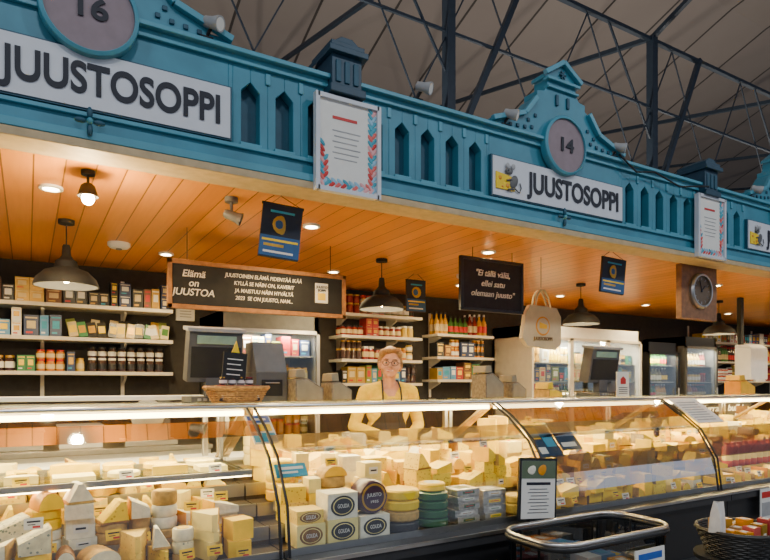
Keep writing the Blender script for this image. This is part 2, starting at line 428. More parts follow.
def pendant(x,y=4.1,z=2.04):
    b=MB()
    b.cyl((x,y,2.415),.045,.025,BLACKM); b.tube([(x,y,2.42),(x,y,z+.24)],.004,BLACKM,6)
    b.lathe([(.018,.25),(.022,.24),(.026,.185),(.04,.165),(.06,.15),(.068,.11),(.12,.09),(.165,.045),(.178,.012),(.18,0),(.172,.0),(.16,.04),(.115,.082),(.06,.1),(.03,.105),(.001,.106)],(x,y,z),BLACKM,40,cap=False)
    b.ell((x,y,z+.055),(.03,.03,.035),WARML,14,9)
    o=b.finish('pendant_lamp'); add_light('POINT','pendant_bulb',(x,y,z-.01),26,WC,.03,parent=o)
for x in (.20,2.41,4.69,7.06): pendant(x)

# ------------------------------------------------------------------ back shelves
def jar(b,x,y,z,r,h,body,lid,lab=None):
    b.lathe([(r*.85,0),(r,r*.12),(r,h*.72),(r*.8,h*.82),(r*.78,h*.86)],(x,y,z),body,12)
    b.lathe([(r*.86,h*.85),(r*.86,h),(r*.8,h)],(x,y,z),lid,12)
    if lab: b.lathe([(r*1.02,h*.2),(r*1.02,h*.6)],(x,y,z),lab,12,cap=False)
def bottle(b,x,y,z,r,h,body,lid,lab=None):
    b.lathe([(r*.9,0),(r,h*.03),(r,h*.55),(r*.75,h*.66),(r*.33,h*.76),(r*.3,h*.93)],(x,y,z),body,12)
    b.lathe([(r*.36,h*.9),(r*.36,h)],(x,y,z),lid,10)
    if lab: b.lathe([(r*1.02,h*.15),(r*1.02,h*.45)],(x,y,z),lab,12,cap=False)
jc=[mat('jam_red',(.25,.02,.015),.15,coat=.5),mat('jam_amber',(.5,.18,.02),.15,coat=.5),mat('honey',(.6,.32,.02),.15,coat=.5),mat('olive_jar',(.18,.16,.03),.2,coat=.5),mat('tomato_jar',(.45,.06,.02),.15,coat=.5),mat('dark_jar',(.05,.025,.02),.15,coat=.5),mat('mustard_jar',(.6,.40,.05),.3)]
pc=[PAPER,mat('pack_navy',(.03,.05,.14),.4),mat('pack_black',(.02,.02,.02),.35),mat('pack_gold',(.5,.30,.04),.35,metal=.4),mat('pack_olive',(.22,.26,.04),.5),mat('pack_cream',(.6,.48,.24),.6),mat('pack_blue',(.10,.26,.50),.5),mat('pack_red',(.40,.03,.03),.45),mat('pack_green',(.04,.2,.08),.45),mat('pack_brown',(.18,.08,.03),.5)]
def shelf(x0,x1,y0,y1,zs,bm=SHELFW,name='shelving_unit'):
    b=MB()
    for z in zs:
        b.bx(x0,x1,y0,y1,z-.028,z,bm)
        k=x0+.1
        while k<x1:
            b.prism([(y1,z-.03),(y1-.2,z-.03),(y1-.2,z-.045),(y1,z-.12)],k-.01,k+.01,bm,'yz'); k+=.6
    k=x0+.1
    while k<x1: b.bx(k-.014,k+.014,5.585,5.6,min(zs)-.2,max(zs)+.25,bm); k+=.6
    return b.finish(name)
def fill(x0,x1,y,z,kind,name,seed=0,b=None,hmax=.2,pal=None):
    own=b is None
    if own: b=MB()
    random.seed(seed); x=x0+.01
    PP=pal or pc
    while x<x1-.05:
        run=random.randint(2,4)
        kd=kind
        if kind=='mix': kd=random.choice(['jar','bottle','pack','jar'])
        if kd=='jar':
            r=U(.026,.036);h=min(U(.09,.14),hmax);bo=random.choice(jc);li=random.choice([GOLD,BLACK,WHITE,RED,GOLD]);la=random.choice([None,PAPER,pc[2],pc[5]])
            two=hmax>h*1.75
            for i in range(run):
                if x+r*2>x1: break
                for yy in (y,y+.09):
                    jar(b,x+r,yy,z,r,h,bo,li,la)
                if two: jar(b,x+r,y,z+h,r,min(h,hmax-h)*.97,bo,li,la)
                x+=r*2+.004
        elif kd=='bottle':
            r=U(.025,.034);h=U(.2,.27);bo=random.choice(jc+[GREEN,GREEN]);li=random.choice([GOLD,BLACK,WHITE,RED]);la=random.choice([PAPER,pc[5],RED,YEL])
            h=min(h,hmax)
            for i in range(run):
                if x+r*2>x1: break
                for yy in (y,y+.09): bottle(b,x+r,yy,z,r,h,bo,li,la)
                x+=r*2+.004
        else:
            w=U(.05,.11);h=min(U(.09,.19),hmax);m=random.choice(PP);m2=random.choice([PAPER,GOLD,RED,YEL,pc[5],CYAN])
            two=h<hmax*.55
            for i in range(max(1,run-2)):
                if x+w>x1: break
                for q in range(2 if two else 1):
                    zz=z+q*h
                    b.bx(x,x+w,y-.05,y+.1,zz,zz+h*.98,m); b.bx(x+w*.2,x+w*.8,y-.052,y-.05,zz+h*.35,zz+h*.7,m2)
                    b.bx(x+w*.1,x+w*.9,y-.052,y-.05,zz+h*.82,zz+h*.88,m2); b.bx(x+w*.15,x+w*.6,y-.052,y-.05,zz+h*.12,zz+h*.2,random.choice([GOLD,PAPER,RED,CYAN]))
                x+=w+.004
        x+=U(.0,.012)
    if own: return b.finish(name)
zs=[1.55,1.82,2.08]
shelf(-1.2,1.06,5.3,5.6,zs)
DK=[pc[1],pc[2],pc[3],pc[2],pc[9],pc[2],pc[1]]
fill(-1.2,.42,5.4,1.551,'mix','crispbread_packets',1,hmax=.17)
fill(-.6,.3,5.4,1.821,'pack','cracker_boxes',2,hmax=.2,pal=[pc[6],PAPER,pc[1],pc[6],pc[8]])
b=MB(); random.seed(31)
for i in range(11):
    w=.065; xx=.32+i*.068
    for q in range(2):
        M=Matrix.Translation((xx,5.38+q*.05,1.8215))@Matrix.Rotation(U(-.1,.1),4,'Z')@Matrix.Rotation(U(-.25,.25),4,'Y')@Matrix.Rotation(-.25,4,'X')
        b.bx(-w/2,w/2,-.012,.012,.008,.13+q*.03,random.choice([pc[4],pc[3],pc[2],pc[5],pc[2],pc[8]]),M); b.bx(-w*.38,w*.38,-.014,-.012,.04,.1,random.choice([GOLD,YEL,PAPER,GREEN]),M)
b.finish('cheese_biscuit_packets')
fill(-1.2,1.04,5.4,2.081,'pack','gift_boxes',9,hmax=.2,pal=DK)
b=MB(); x=.45
while x<1.0:
    jar(b,x,5.42,1.551,.035,.11,jc[5],PAPER,pc[2]); jar(b,x,5.42,1.662,.033,.09,jc[5],BLACK,PAPER); x+=.074
b.finish('preserve_jars')
b=MB(); b.bx(1.14,1.30,5.56,5.6,2.02,2.34,PAPER); b.bx(1.16,1.28,5.555,5.56,2.2,2.32,pc[5])
for k in range(5): b.bx(1.17,1.27,5.555,5.56,2.05+k*.025,2.058+k*.025,LGREY)
b.finish('notice_sheet')
zc=[1.46,1.70,1.94,2.16]
shelf(2.66,3.62,5.3,5.6,zc)
fill(2.68,3.6,5.4,1.461,'mix','sauce_bottles',4,hmax=.19);fill(2.68,3.6,5.4,1.701,'jar','preserve_jars',5,hmax=.19)
fill(2.68,3.6,5.4,1.941,'mix','juice_bottles',6,hmax=.17);fill(2.68,3.6,5.4,2.161,'jar','preserve_jars',7,hmax=.2)
shelf(3.82,4.62,5.3,5.6,[1.5,1.75,2.0])
fill(3.84,4.6,5.4,1.501,'pack','cracker_boxes',8,hmax=.19);fill(3.84,4.6,5.4,1.751,'mix','preserve_jars',12,hmax=.2);fill(3.84,4.6,5.4,2.001,'bottle','sauce_bottles',13,hmax=.25)
shelf(8.7,11.3,5.3,5.6,[1.5,1.8,2.1]); fill(8.75,11.2,5.4,1.501,'jar','preserve_jars',14,hmax=.25);fill(8.75,11.2,5.4,1.801,'bottle','sauce_bottles',15,hmax=.25);fill(8.75,11.2,5.4,2.101,'pack','cracker_boxes',16)

def fridge(x0,x1,y0=4.95,y1=5.58,h=2.12,frame=WHITE,head=WHITE,doors=1,seed=0,e=16,inner=WHITE,kinds=('bottle','jar','bottle','jar')):
    b=MB()
    b.bx(x0,x0+.04,y0,y1,0,h,frame);b.bx(x1-.04,x1,y0,y1,0,h,frame);b.bx(x0,x1,y1-.04,y1,0,h,inner)
    b.bx(x0,x1,y0,y1,h-.13,h,head);b.bx(x0,x1,y0,y1,0,.35,frame)
    dw=(x1-x0)/doors
    for d in range(doors):
        a=x0+d*dw;c=a+dw
        b.bx(a,a+.03,y0-.03,y0,.35,h-.13,frame);b.bx(c-.03,c,y0-.03,y0,.35,h-.13,frame)
        b.bx(a,c,y0-.03,y0,h-.16,h-.13,frame);b.bx(a,c,y0-.03,y0,.35,.39,frame)
        b.tube([(c-.05,y0-.05,.9),(c-.05,y0-.05,1.4)],.01,CHROME)
    zz_=(.7,1.0,1.25,1.48,1.70,1.92)
    for z in zz_[:-1]: b.bx(x0+.04,x1-.04,y0+.04,y1-.04,z-.012,z,LGREY)
    for i,z in enumerate(zz_[:-1]):
        fill(x0+.05,x1-.05,y0+.12,z+.001,kinds[i%len(kinds)],'',seed+i,b=b,hmax=(zz_[i+1]-z)*.86)
    o=b.finish('display_refrigerator')
    g=MB(); g.bx(x0+.035,x1-.035,y0-.017,y0-.013,.39,h-.16,GLASS2); g.finish('glass_door',parent=o)
    add_light('AREA','fridge_light',((x0+x1)/2,y0+.04,h-.17),e,(1,.9,.72),rot=(.35,0,0),sx=(x1-x0)*.8,sy=.03,parent=o)
    return o
fridge(1.35,2.25,h=2.05,frame=STEEL,head=GREY,seed=31,e=20,kinds=('pack','jar'))
fridge(4.84,6.76,h=2.12,doors=3,seed=41,e=80,frame=SHELFW,kinds=('mix','bottle','mix','pack'))
fridge(6.9,7.55,h=2.0,doors=1,seed=51,e=30,frame=BLACK,head=BLACK,kinds=('bottle','bottle'))
fridge(7.7,8.45,h=2.1,doors=1,seed=61,e=34,frame=GREY,head=BLACK,kinds=('bottle','jar'))

b=MB(); b.bx(-2.5,1.3,5.0,5.58,0,.92,WHITE); b.bx(-2.52,1.31,4.97,5.58,.92,.96,STEEL)
for k in range(6): b.bx(-2.45+k*.6,-2.45+k*.6+.57,4.985,5.0,.08,.88,SHELFW); b.bx(-2.2+k*.6,-2.1+k*.6,4.97,4.985,.8,.815,CHROME)
b.finish('base_cabinets',bevel=.003)
b=MB(); b.bx(2.7,4.8,5.0,5.28,0,.92,GREY); b.bx(2.68,4.8,4.97,5.28,.92,.96,STEEL)
for k in range(3): b.bx(2.72+k*.57,3.26+k*.57,4.985,5.0,.08,.88,LGREY)
b.finish('base_cabinets',bevel=.003)
b=MB(); b.bx(.65,1.05,5.05,5.4,.961,1.0,STEEL); b.bx(.7,1.0,5.1,5.35,1.0,1.12,STEEL)
b.lathe([(.13,0),(.13,.01),(.03,.02)],(.82,5.08,1.2),CHROME,28,Matrix.Rotation(pi/2,4,'X')); b.bx(.9,1.0,5.1,5.3,1.12,1.34,GREY)
b.finish('meat_slicer',bevel=.004)
b=MB()
for i,(xx,m) in enumerate(((-.6,WHITE),(-.2,STEEL),(.2,WHITE))):
    b.bx(xx,xx+.3,5.1,5.4,.961,1.06+.03*i,m); b.bx(xx-.01,xx+.31,5.09,5.41,1.06+.03*i,1.075+.03*i,LGREY)
b.finish('storage_containers',bevel=.006)

b=MB(); b.bx(6.85,7.2,3.62,3.8,1.5,1.85,WHITE); b.prism([(3.62,1.85),(3.8,1.85),(3.8,1.89),(3.67,1.89)],6.85,7.2,WHITE,'yz'); b.bx(6.92,7.12,3.6,3.64,1.47,1.5,PAPER)
b.bx(6.98,7.05,3.8,3.85,0,2.44,BLACKM)
b.finish('towel_dispenser_post',bevel=.01)

# ------------------------------------------------------------------ hanging things
b=MB()
x0,x1,z0,z1,y=.745,1.985,1.925,2.235,3.9
b.bx(x0+.02,x1-.02,y,y+.015,z0+.02,z1-.02,CHALKB)
b.bx(x0,x1,y-.012,y+.02,z1-.028,z1,WOOD);b.bx(x0,x1,y-.012,y+.02,z0,z0+.028,WOOD);b.bx(x0,x0+.028,y-.012,y+.02,z0,z1,WOOD);b.bx(x1-.028,x1,y-.012,y+.02,z0,z1,WOOD)
for xx in (x0+.12,x1-.12): b.tube([(xx,y,z1),(xx,y,2.44)],.003,BLACKM,6)
b.bx(x1-.24,x1-.14,y-.004,y,z0+.10,z0+.24,PAPER); b.bx(x1-.22,x1-.16,y-.006,y-.003,z0+.12,z0+.17,YEL)
o=b.finish('hanging_chalkboard',bevel=.002)
text('Elämä\non\nJUUSTOA',x0+.16,y-.002,(z0+z1)/2+.01,.062,CHALK,o,name='chalk_text',lean=.2,off=.0008,sp=.95)
text('JUUSTOINEN ELÄMÄ PIDENTÄÄ IKÄÄ\nKYLLÄ SE NÄIN ON, KAVERIT\nJA MAISTUU NÄIN HYVÄLTÄ\n2023  SE ON JUUSTO, NAM...',x0+.63,y-.002,(z0+z1)/2+.01,.036,CHALK,o,name='chalk_text',off=.0004,width=.54,lean=.15,sp=1.35)
text('JUUSTO\nSOPPI',x1-.19,y-.008,z0+.2,.024,INK,o,name='chalk_text')
b=MB()
x0,x1,z0,z1,y=2.66,3.24,1.99,2.36,3.4
b.bx(x0,x1,y,y+.02,z0,z1,CHALKB)
b.bx(x0-.01,x1+.01,y-.008,y+.022,z1-.012,z1+.01,BLACK);b.bx(x0-.01,x1+.01,y-.008,y+.022,z0-.01,z0+.012,BLACK);b.bx(x0-.01,x0+.012,y-.008,y+.022,z0,z1,BLACK);b.bx(x1-.012,x1+.01,y-.008,y+.022,z0,z1,BLACK)
for xx in (x0+.1,x1-.1): b.tube([(xx,y,z1),(xx,y,2.44)],.003,BLACKM,6)
o=b.finish('hanging_chalkboard',bevel=.002)
text('"Ei tällä väliä,\nellei satu\nolemaan juusto"',(x0+x1)/2,y-.002,(z0+z1)/2+.01,.062,CHALK,o,name='chalk_text',lean=.25,off=.0004,width=.42,sp=1.2)

def banner(x,y,z0,z1,w,rot=0,tilt=.1):
    b=MB(); body=mat('banner_black_blue',(.008,.012,.026),.5); mid=mat('banner_blue',(.02,.09,.24),.5)
    M=Matrix.Translation((x,y,z0))@Matrix.Rotation(rot,4,'Z')@Matrix.Rotation(tilt,4,'Y'); h=w/2; H=z1-z0
    b.bx(-h,h,-.012,.012,0,H,body,M)
    b.bx(-h*1.0,h*1.0,-.014,-.011,H*.02,H*.40,mid,M)
    b.bx(-h*.9,h*.9,-.0155,-.013,H*.30,H*.34,YEL,M); b.bx(-h*.8,h*.2,-.0155,-.013,H*.20,H*.25,GOLD,M)
    b.bx(-h*.8,h*.7,-.0155,-.013,H*.08,H*.12,PAPER,M); b.ell(M@Vector((0,-.013,H*.62)),(.05,.004,.05),GOLD,14,6)
    b.ell(M@Vector((-.01,-.016,H*.62)),(.028,.004,.03),mid,12,6); b.bx(-h*.6,h*.6,-.0155,-.011,H*.84,H*.88,CYAN,M)
    b.tube([M@Vector((-h*1.05,0,H)),M@Vector((h*1.05,0,H))],.008,BLACKM,8)
    for s in (-1,1): b.tube([M@Vector((s*h,0,H)),(x+s*.02,y,2.44)],.002,BLACKM,5)
    return b.finish('hanging_banner',bevel=.002)
banner(1.13,3.0,2.11,2.39,.21,rot=-.2); banner(3.76,3.0,2.13,2.39,.21,rot=-.2); banner(3.0,4.5,2.10,2.38,.2,tilt=0)
b=MB(); TOTE=mat('cotton_tote',(.58,.48,.30),.9,var=.06)
x,y=3.44,3.4
b.prism([(x-.21,1.80),(x-.16,1.74),(x+.14,1.72),(x+.20,1.76),(x+.20,1.98),(x+.15,2.05),(x-.13,2.06),(x-.18,1.98)],y-.02,y+.02,TOTE)
for d in (-.018,.018):
    b.tube([(x-.08,y+d,2.04),(x-.06,y+d,2.13),(x-.02,y+d,2.18),(x+.02,y+d,2.18),(x+.06,y+d,2.12),(x+.09,y+d,2.04)],.008,TOTE,6)
b.tube([(x,y,2.2),(x,y,2.44)],.003,BLACKM,6)
b.lathe([(.075,0),(.075,.003)],(x,y-.019,1.90),CH['orange'],24,Matrix.Rotation(pi/2,4,'X')); b.lathe([(.062,0),(.062,.005)],(x,y-.019,1.90),TOTE,24,Matrix.Rotation(pi/2,4,'X'))
b.prism([(x-.04,1.88),(x+.04,1.88),(x+.04,1.91),(x-.04,1.93)],y-.027,y-.022,CH['gold'])
o=b.finish('tote_bag',bevel=.006)
text('JUUSTOSOPPI',x,y-.024,1.80,.04,CH['brown'],o,width=.2,name='print')
b=MB(); x,y,z=4.85,2.98,2.23
b.bx(x-.25,x+.25,y,y+.05,z-.24,z+.21,mat('clock_board_wood',(.24,.11,.045),.5,var=.25,scale=25)); Rz=Matrix.Rotation(pi/2,4,'X')
b.bx(x-.03,x+.03,y+.01,y+.05,z+.2,2.44,BLACKM)
b.lathe([(.15,0),(.15,.02),(.138,.035),(.124,.035),(.124,.012),(.001,.012)],(x,y,z),STEEL,40,Rz,cap=False)
b.lathe([(.123,.013),(.123,.016)],(x,y,z),mat('dial_bronze',(.16,.11,.07),.5,metal=.4),36,Rz)
for k in range(12):
    t=k*pi/6; b.bar((x+.09*math.sin(t),y-.018,z+.09*math.cos(t)),(x+.112*math.sin(t),y-.018,z+.112*math.cos(t)),.008,LGREY,.003)
b.bar((x,y-.02,z),(x+.04,y-.02,z+.04),.01,INK,.004); b.bar((x,y-.021,z),(x-.03,y-.021,z+.085),.007,INK,.004); b.ell((x,y-.02,z),(.012,.008,.012),INK,10,6)
b.finish('hanging_clock',bevel=.003)

# ------------------------------------------------------------------ counters
MODS=[(-1.4,.95),(.95,2.53),(2.53,4.2),(4.2,5.9),(5.9,7.8)]
STEPS=5
def sy(i): return 2.45+.18*i
def sz(i): return .72+.07*i
DECK=mat('deck_dark_steel',(.08,.06,.04),.4,metal=.5)
LEDGE=mat('bumper_dark',(.03,.03,.032),.35)
for mi_,(a,c) in enumerate(MODS):
    b=MB()
    b.bx(a+.004,c-.004,2.38,3.42,.1,.66,BLACK); b.bx(a+.004,c-.004,2.46,3.38,0,.1,BLACKM)
    b.bx(a+.004,c-.004,2.35,2.45,.64,.70,LEDGE); b.bx(a+.004,c-.004,2.340,2.352,.685,.702,CHROME)
    b.bx(a+.004,c-.004,2.365,2.38,.25,.30,LEDGE)
    for i in range(STEPS):
        b.bx(a+.004,c-.004,sy(i),sy(i+1),.655,sz(i),DECK)
        b.bx(a+.004,c-.004,sy(i)-.002,sy(i)+.004,sz(i)-.05,sz(i)+.012,STEEL)
    b.bx(a+.004,c-.004,sy(5),3.62,.62,1.02,STEEL); b.bx(a+.004,c-.004,3.35,3.64,1.02,1.035,WHITE)
    for xx in (a+.02,c-.02):
        b.bar((xx,2.93,1.33),(xx,3.44,1.02),.035,mat('brass_strut',(.55,.42,.22),.3,metal=.9),.014)
        b.tube([(xx,2.43,.70),(xx,2.46,.92),(xx,2.58,1.12),(xx,2.75,1.25),(xx,2.90,1.33)],.007,BLACK)
        b.bx(xx-.012,xx+.012,3.38,3.41,1.03,1.335,CHROME)
    b.tube([(a,2.905,1.338),(c,2.905,1.338)],.013,CHROME,12)
    b.bx(a,c,2.93,2.99,1.318,1.336,CHROME)
    b.bx(a,c,3.36,3.40,1.32,1.345,CHROME)
    b.bx(a+.03,c-.03,2.915,2.945,1.294,1.318,WARM)
    ob=b.finish('cheese_display_counter',bevel=0)
    g=MB()
    pr=[(2.43,.70),(2.445,.82),(2.47,.93),(2.52,1.03),(2.60,1.13),(2.70,1.21),(2.80,1.275),(2.895,1.33)]
    for i in range(len(pr)-1):
        p,q=pr[i],pr[i+1]; g.add([(a+.01,*p),(c-.01,*p),(c-.01,*q),(a+.01,*q)],[(0,1,2,3)],GLASS)
    g.finish('curved_glass_front',parent=ob,sharp=60)
    g=MB(); g.bx(a+.005,c-.005,2.92,3.39,1.345,1.353,GLASS2); g.finish('glass_top_shelf',parent=ob)
    add_light('AREA','counter_strip_light',((a+c)/2,2.935,1.288),(c-a)*14.5,(1,.80,.40),rot=(.25,0,0),sx=(c-a)*.94,sy=.03,parent=ob)
    add_light('AREA','counter_rear_strip_light',((a+c)/2,3.37,1.31),(c-a)*8,(1,.80,.40),rot=(-.35,0,0),sx=(c-a)*.94,sy=.02,parent=ob)
b=MB(); b.bx(-1.38,.90,2.74,3.2,1.035,1.043,GLASS2); b.bx(-1.38,.90,2.725,2.742,1.026,1.05,CHROME)
b.bx(-1.38,.90,2.742,2.76,1.018,1.034,WARM)
b.bx(-1.38,.90,3.2,3.215,1.02,1.05,CHROME)
for xx in (-1.37,-.2,.89): b.bx(xx-.008,xx+.008,3.2,3.22,sz(4),1.33,CHROME); b.bx(xx-.006,xx+.006,2.74,3.2,1.02,1.035,CHROME)
ms=b.finish('glass_mid_shelf')
b=MB(); b.bx(-1.4,.93,3.44,3.66,1.362,1.385,WHITE)
for xx in (-1.35,-.2,.88): b.bx(xx-.015,xx+.015,3.5,3.53,1.036,1.362,CHROME)
b.finish('service_ledge',bevel=.003)

# ------------------------------------------------------------------ cheeses
def wheel(b,x,y,z,r,h,rind,label=None):
    b.lathe([(r*.9,0),(r,h*.15),(r,h*.85),(r*.9,h)],(x,y,z),rind,22)
    if label: b.lathe([(r*.62,0),(r*.62,.002)],(x,y,z+h),label,18)
def cut(b,x,y,z,r,h,a0,a1,rind,paste):
    n=max(4,int((a1-a0)/(pi/12)))
    arc=[(r*math.cos(a0+(a1-a0)*i/n),r*math.sin(a0+(a1-a0)*i/n)) for i in range(n+1)]
    vs=[(x,y,z),(x,y,z+h)]
    for p in arc: vs+=[(x+p[0],y+p[1],z),(x+p[0],y+p[1],z+h)]
    k=len(arc)
    b.add(vs,[(0,2,3,1),(0,1,3+2*(k-1),2+2*(k-1))],paste)
    b.add(vs,[[0]+[2+2*i for i in range(k)][::-1],[1]+[3+2*i for i in range(k)]],paste if R()<.6 else rind)
    b.add(vs,[(2+2*i,4+2*i,5+2*i,3+2*i) for i in range(k-1)],rind)
def block(b,x,y,z,w,d,h,rot,m,rind=None,label=None):
    M=Matrix.Translation((x,y,z))@Matrix.Rotation(rot,4,'Z')
    b.bx(-w/2,w/2,-d/2,d/2,0,h,m,M)
    if rind: b.bx(-w/2-.002,w/2+.002,d/2-.012,d/2+.002,-.0,h+.002,rind,M)
    if label:
        b.bx(-w*.26,w*.26,-d/2-.0015,-d/2,h*.28,h*.72,label,M); b.bx(-w*.18,w*.18,-d/2-.003,-d/2-.0015,h*.45,h*.56,random.choice([RED,BROWNP,INK,GREEN,GOLD]),M)
        b.bx(-w*.25,w*.25,-d*.25,d*.25,h,h+.0015,label,M)
def tri(b,x,y,z,w,d,h,rot,m,rind):
    M=Matrix.Translation((x,y,z))@Matrix.Rotation(rot,4,'Z')
    b.prism([(-w/2,d/2),(w/2,d/2),(w*.10,-d/2),(-w*.10,-d/2)],0,h,m,'xy',M)
    b.prism([(-w/2-.001,d/2-.008),(w/2+.001,d/2-.008),(w/2+.001,d/2+.002),(-w/2-.001,d/2+.002)],0,h+.001,rind,'xy',M)
def stand(b,x,y,z,w,d,h,rot,m,rind):
    M=Matrix.Translation((x,y,z))@Matrix.Rotation(rot,4,'Z'); k=U(-.35,.35)*w
    b.prism([(-w/2,0),(w/2,0),(k+w*.09,h),(k-w*.09,h)],-d/2,d/2,m,'xz',M)
    b.prism([(-w/2-.001,-.0),(w/2+.001,0),(w/2-.004,.010),(-w/2+.004,.010)],-d/2-.001,d/2+.001,rind,'xz',M)
def loaf(b,x,y,z,w,d,h,rot,m,rind):
    M=Matrix.Translation((x,y,z))@Matrix.Rotation(rot,4,'Z')
    n=10; poly=[(w/2*math.cos(pi*i/n),h*math.sin(pi*i/n)) for i in range(n+1)]
    b.prism(poly,-d/2,d/2,rind,'xz',M); b.prism([(p[0]*.94,.002+p[1]*.93) for p in poly],-d/2-.002,d/2+.002,m,'xz',M)
def ramp(b,x,y,z,w,d,h,rot,m,rind):
    M=Matrix.Translation((x,y,z))@Matrix.Rotation(rot,4,'Z'); s=random.choice([-1,1])
    b.prism([(-w/2*s,0),(w/2*s,0),(w/2*s,h*.5),(-w/2*s,h)],-d/2,d/2,m,'xz',M); b.prism([((-w/2-.004)*s,0),(-w/2*s,0),(-w/2*s,h),((-w/2-.004)*s,h)],-d/2,d/2,rind,'xz',M)
def tag(b,x,y,z,col,w=.062,h=.042):
    M=Matrix.Translation((x,y,z))@Matrix.Rotation(U(-.25,.25),4,'Z')@Matrix.Rotation(-.25,4,'X')
    b.bx(-w/2,w/2,-.001,.001,0,h,col,M)
    b.bx(-w*.35,w*.35,-.002,-.001,h*.6,h*.75,INK,M); b.bx(-w*.3,w*.1,-.002,-.001,h*.38,h*.46,INK,M); b.bx(-w*.05,w*.35,-.002,-.001,h*.12,h*.3,RED,M)
PAL={'w':['white','pale','white','cream','blue','yellow','white','holes'],'y':['yellow','holes','gold','yellow','pale','cream','yellow','holes','yellow'],'m':['cream','yellow','pale','holes','yellow','white','gold','yellow','yellow','holes']}
RIND=['beige','brown','grey','beige','gold','gold','orange','beige','brown','yellow']
def pile(name,x0,x1,rows,pal='m',seed=0,hmax=(.2,)*5,skip=None,tagp=.3):
    random.seed(seed); b=MB(); P=PAL[pal]
    for ri in rows:
        yc=sy(ri)+.092; zb=sz(ri)+.001; x=x0+U(.0,.01)
        while x<x1-.06:
            w=U(.065,.15)
            if x+w>x1: break
            xc=x+w/2
            if skip and any(s[0]==ri and s[1]<x+w and s[2]>x for s in skip): x+=.02; continue
            z=zb; H=hmax[ri]*U(.55,1.1); kind=random.choice(['wheel','cut','block','tri','block','wrap','cut','block','tri','block'])
            if pal=='w' and R()<.4: kind=random.choice(['wheel','wheel','cut'])
            col=CH[random.choice(P)]; rd=CH[random.choice(RIND)]
            while z-zb<H:
                rot=U(-.3,.3)
                last=H-(z-zb)<.10
                kk=kind
                if last and R()<.5: kk=random.choice(['stand','ramp','loaf','ramp'])
                if kk=='wheel':
                    h=U(.035,.06); wheel(b,xc,yc,z,w*.48,h,col if R()<.75 else CH['beige'],random.choice([PAPER,YEL,BROWNP]) if R()<.35 else None)
                elif kk=='cut':
                    h=U(.05,.09); sp=random.choice([pi/3,pi/2,pi])
                    if sp>=pi: cut(b,xc,yc-.03,z,w*.48,h,0,pi,rd,col)
                    else: cut(b,xc,yc-.06,z,w*.8 if w<.14 else .12,h,pi/2-sp/2*.8,pi/2+sp/2*.8,rd,col)
                elif kk=='block':
                    h=U(.04,.085); block(b,xc+U(-.004,.004),yc+U(-.008,.008),z,w*.88,U(.09,.13),h,rot*.7,col,rd if R()<.6 else None,PAPER if R()<.15 else None)
                elif kk=='tri':
                    h=U(.04,.08); tri(b,xc,yc,z,w*.92,.13,h,rot,col,rd)
                elif kk=='stand':
                    h=U(.06,.09); stand(b,xc,yc,z,w*.88,U(.06,.11),h,rot,col,rd); z+=h; break
                elif kk=='ramp':
                    h=U(.05,.09); ramp(b,xc,yc,z,w*.84,.115,h,rot,col,rd); z+=h; break
                elif kk=='wrap':
                    h=U(.035,.06); block(b,xc,yc,z,w*.86,.12,h,rot*.5,random.choice([FOIL,CH['pale'],CH['cream'],CH['white']]),None,random.choice([PAPER,YEL,YEL,BROWNP]))
                else:
                    h=U(.045,.07); loaf(b,xc,yc,z,w*.88,.115,h,rot,col,rd); z+=h; break
                z+=h+.0015
                if R()<.3: col=CH[random.choice(P)]
            if R()<tagp: tag(b,xc,yc-.086,zb+.004 if R()<.4 else zb+.03,random.choice([YEL,PAPER,YEL]))
            if R()<tagp*.5 : tag(b,xc,yc,z-.008,random.choice([YEL,PAPER,YEL]))
            x+=w+U(-.002,.004)
    return b.finish(name,bevel=.0025)
pile('cheese_selection',-1.0,.90,(0,1),'w',21,(.18,.19,.1,.1,.1),tagp=.45)
pile('cheese_selection',-1.0,.90,(2,3,4),'m',22,(.1,.08,.06,.03,.01),tagp=.25)
pile('cheese_selection',1.02,2.48,(0,),'w',23,(.15,)*5,skip=[(0,1.02,2.3)])
pile('cheese_selection',1.02,2.48,(1,2),'m',24,(.2,.22,.20,.14,.14),tagp=.4)
pile('cheese_selection',1.02,2.48,(3,4),'m',25,(.2,.2,.18,.18,.15),tagp=.4)
pile('cheese_selection',2.6,4.14,(0,1,2),'y',26,(.12,.18,.20,.15,.14),tagp=.4)
pile('cheese_selection',2.6,4.14,(3,4),'y',27,(.13,.14,.15,.18,.15),tagp=.4)
pile('cheese_selection',4.27,5.8,(0,1,2,3,4),'y',28,(.06,.14,.17,.18,.15),skip=[(1,4.74,5.8)],tagp=.4)
pile('cheese_selection',6.0,7.7,(0,2,3,4),'y',29,(.06,.1,.17,.18,.15),tagp=.4)

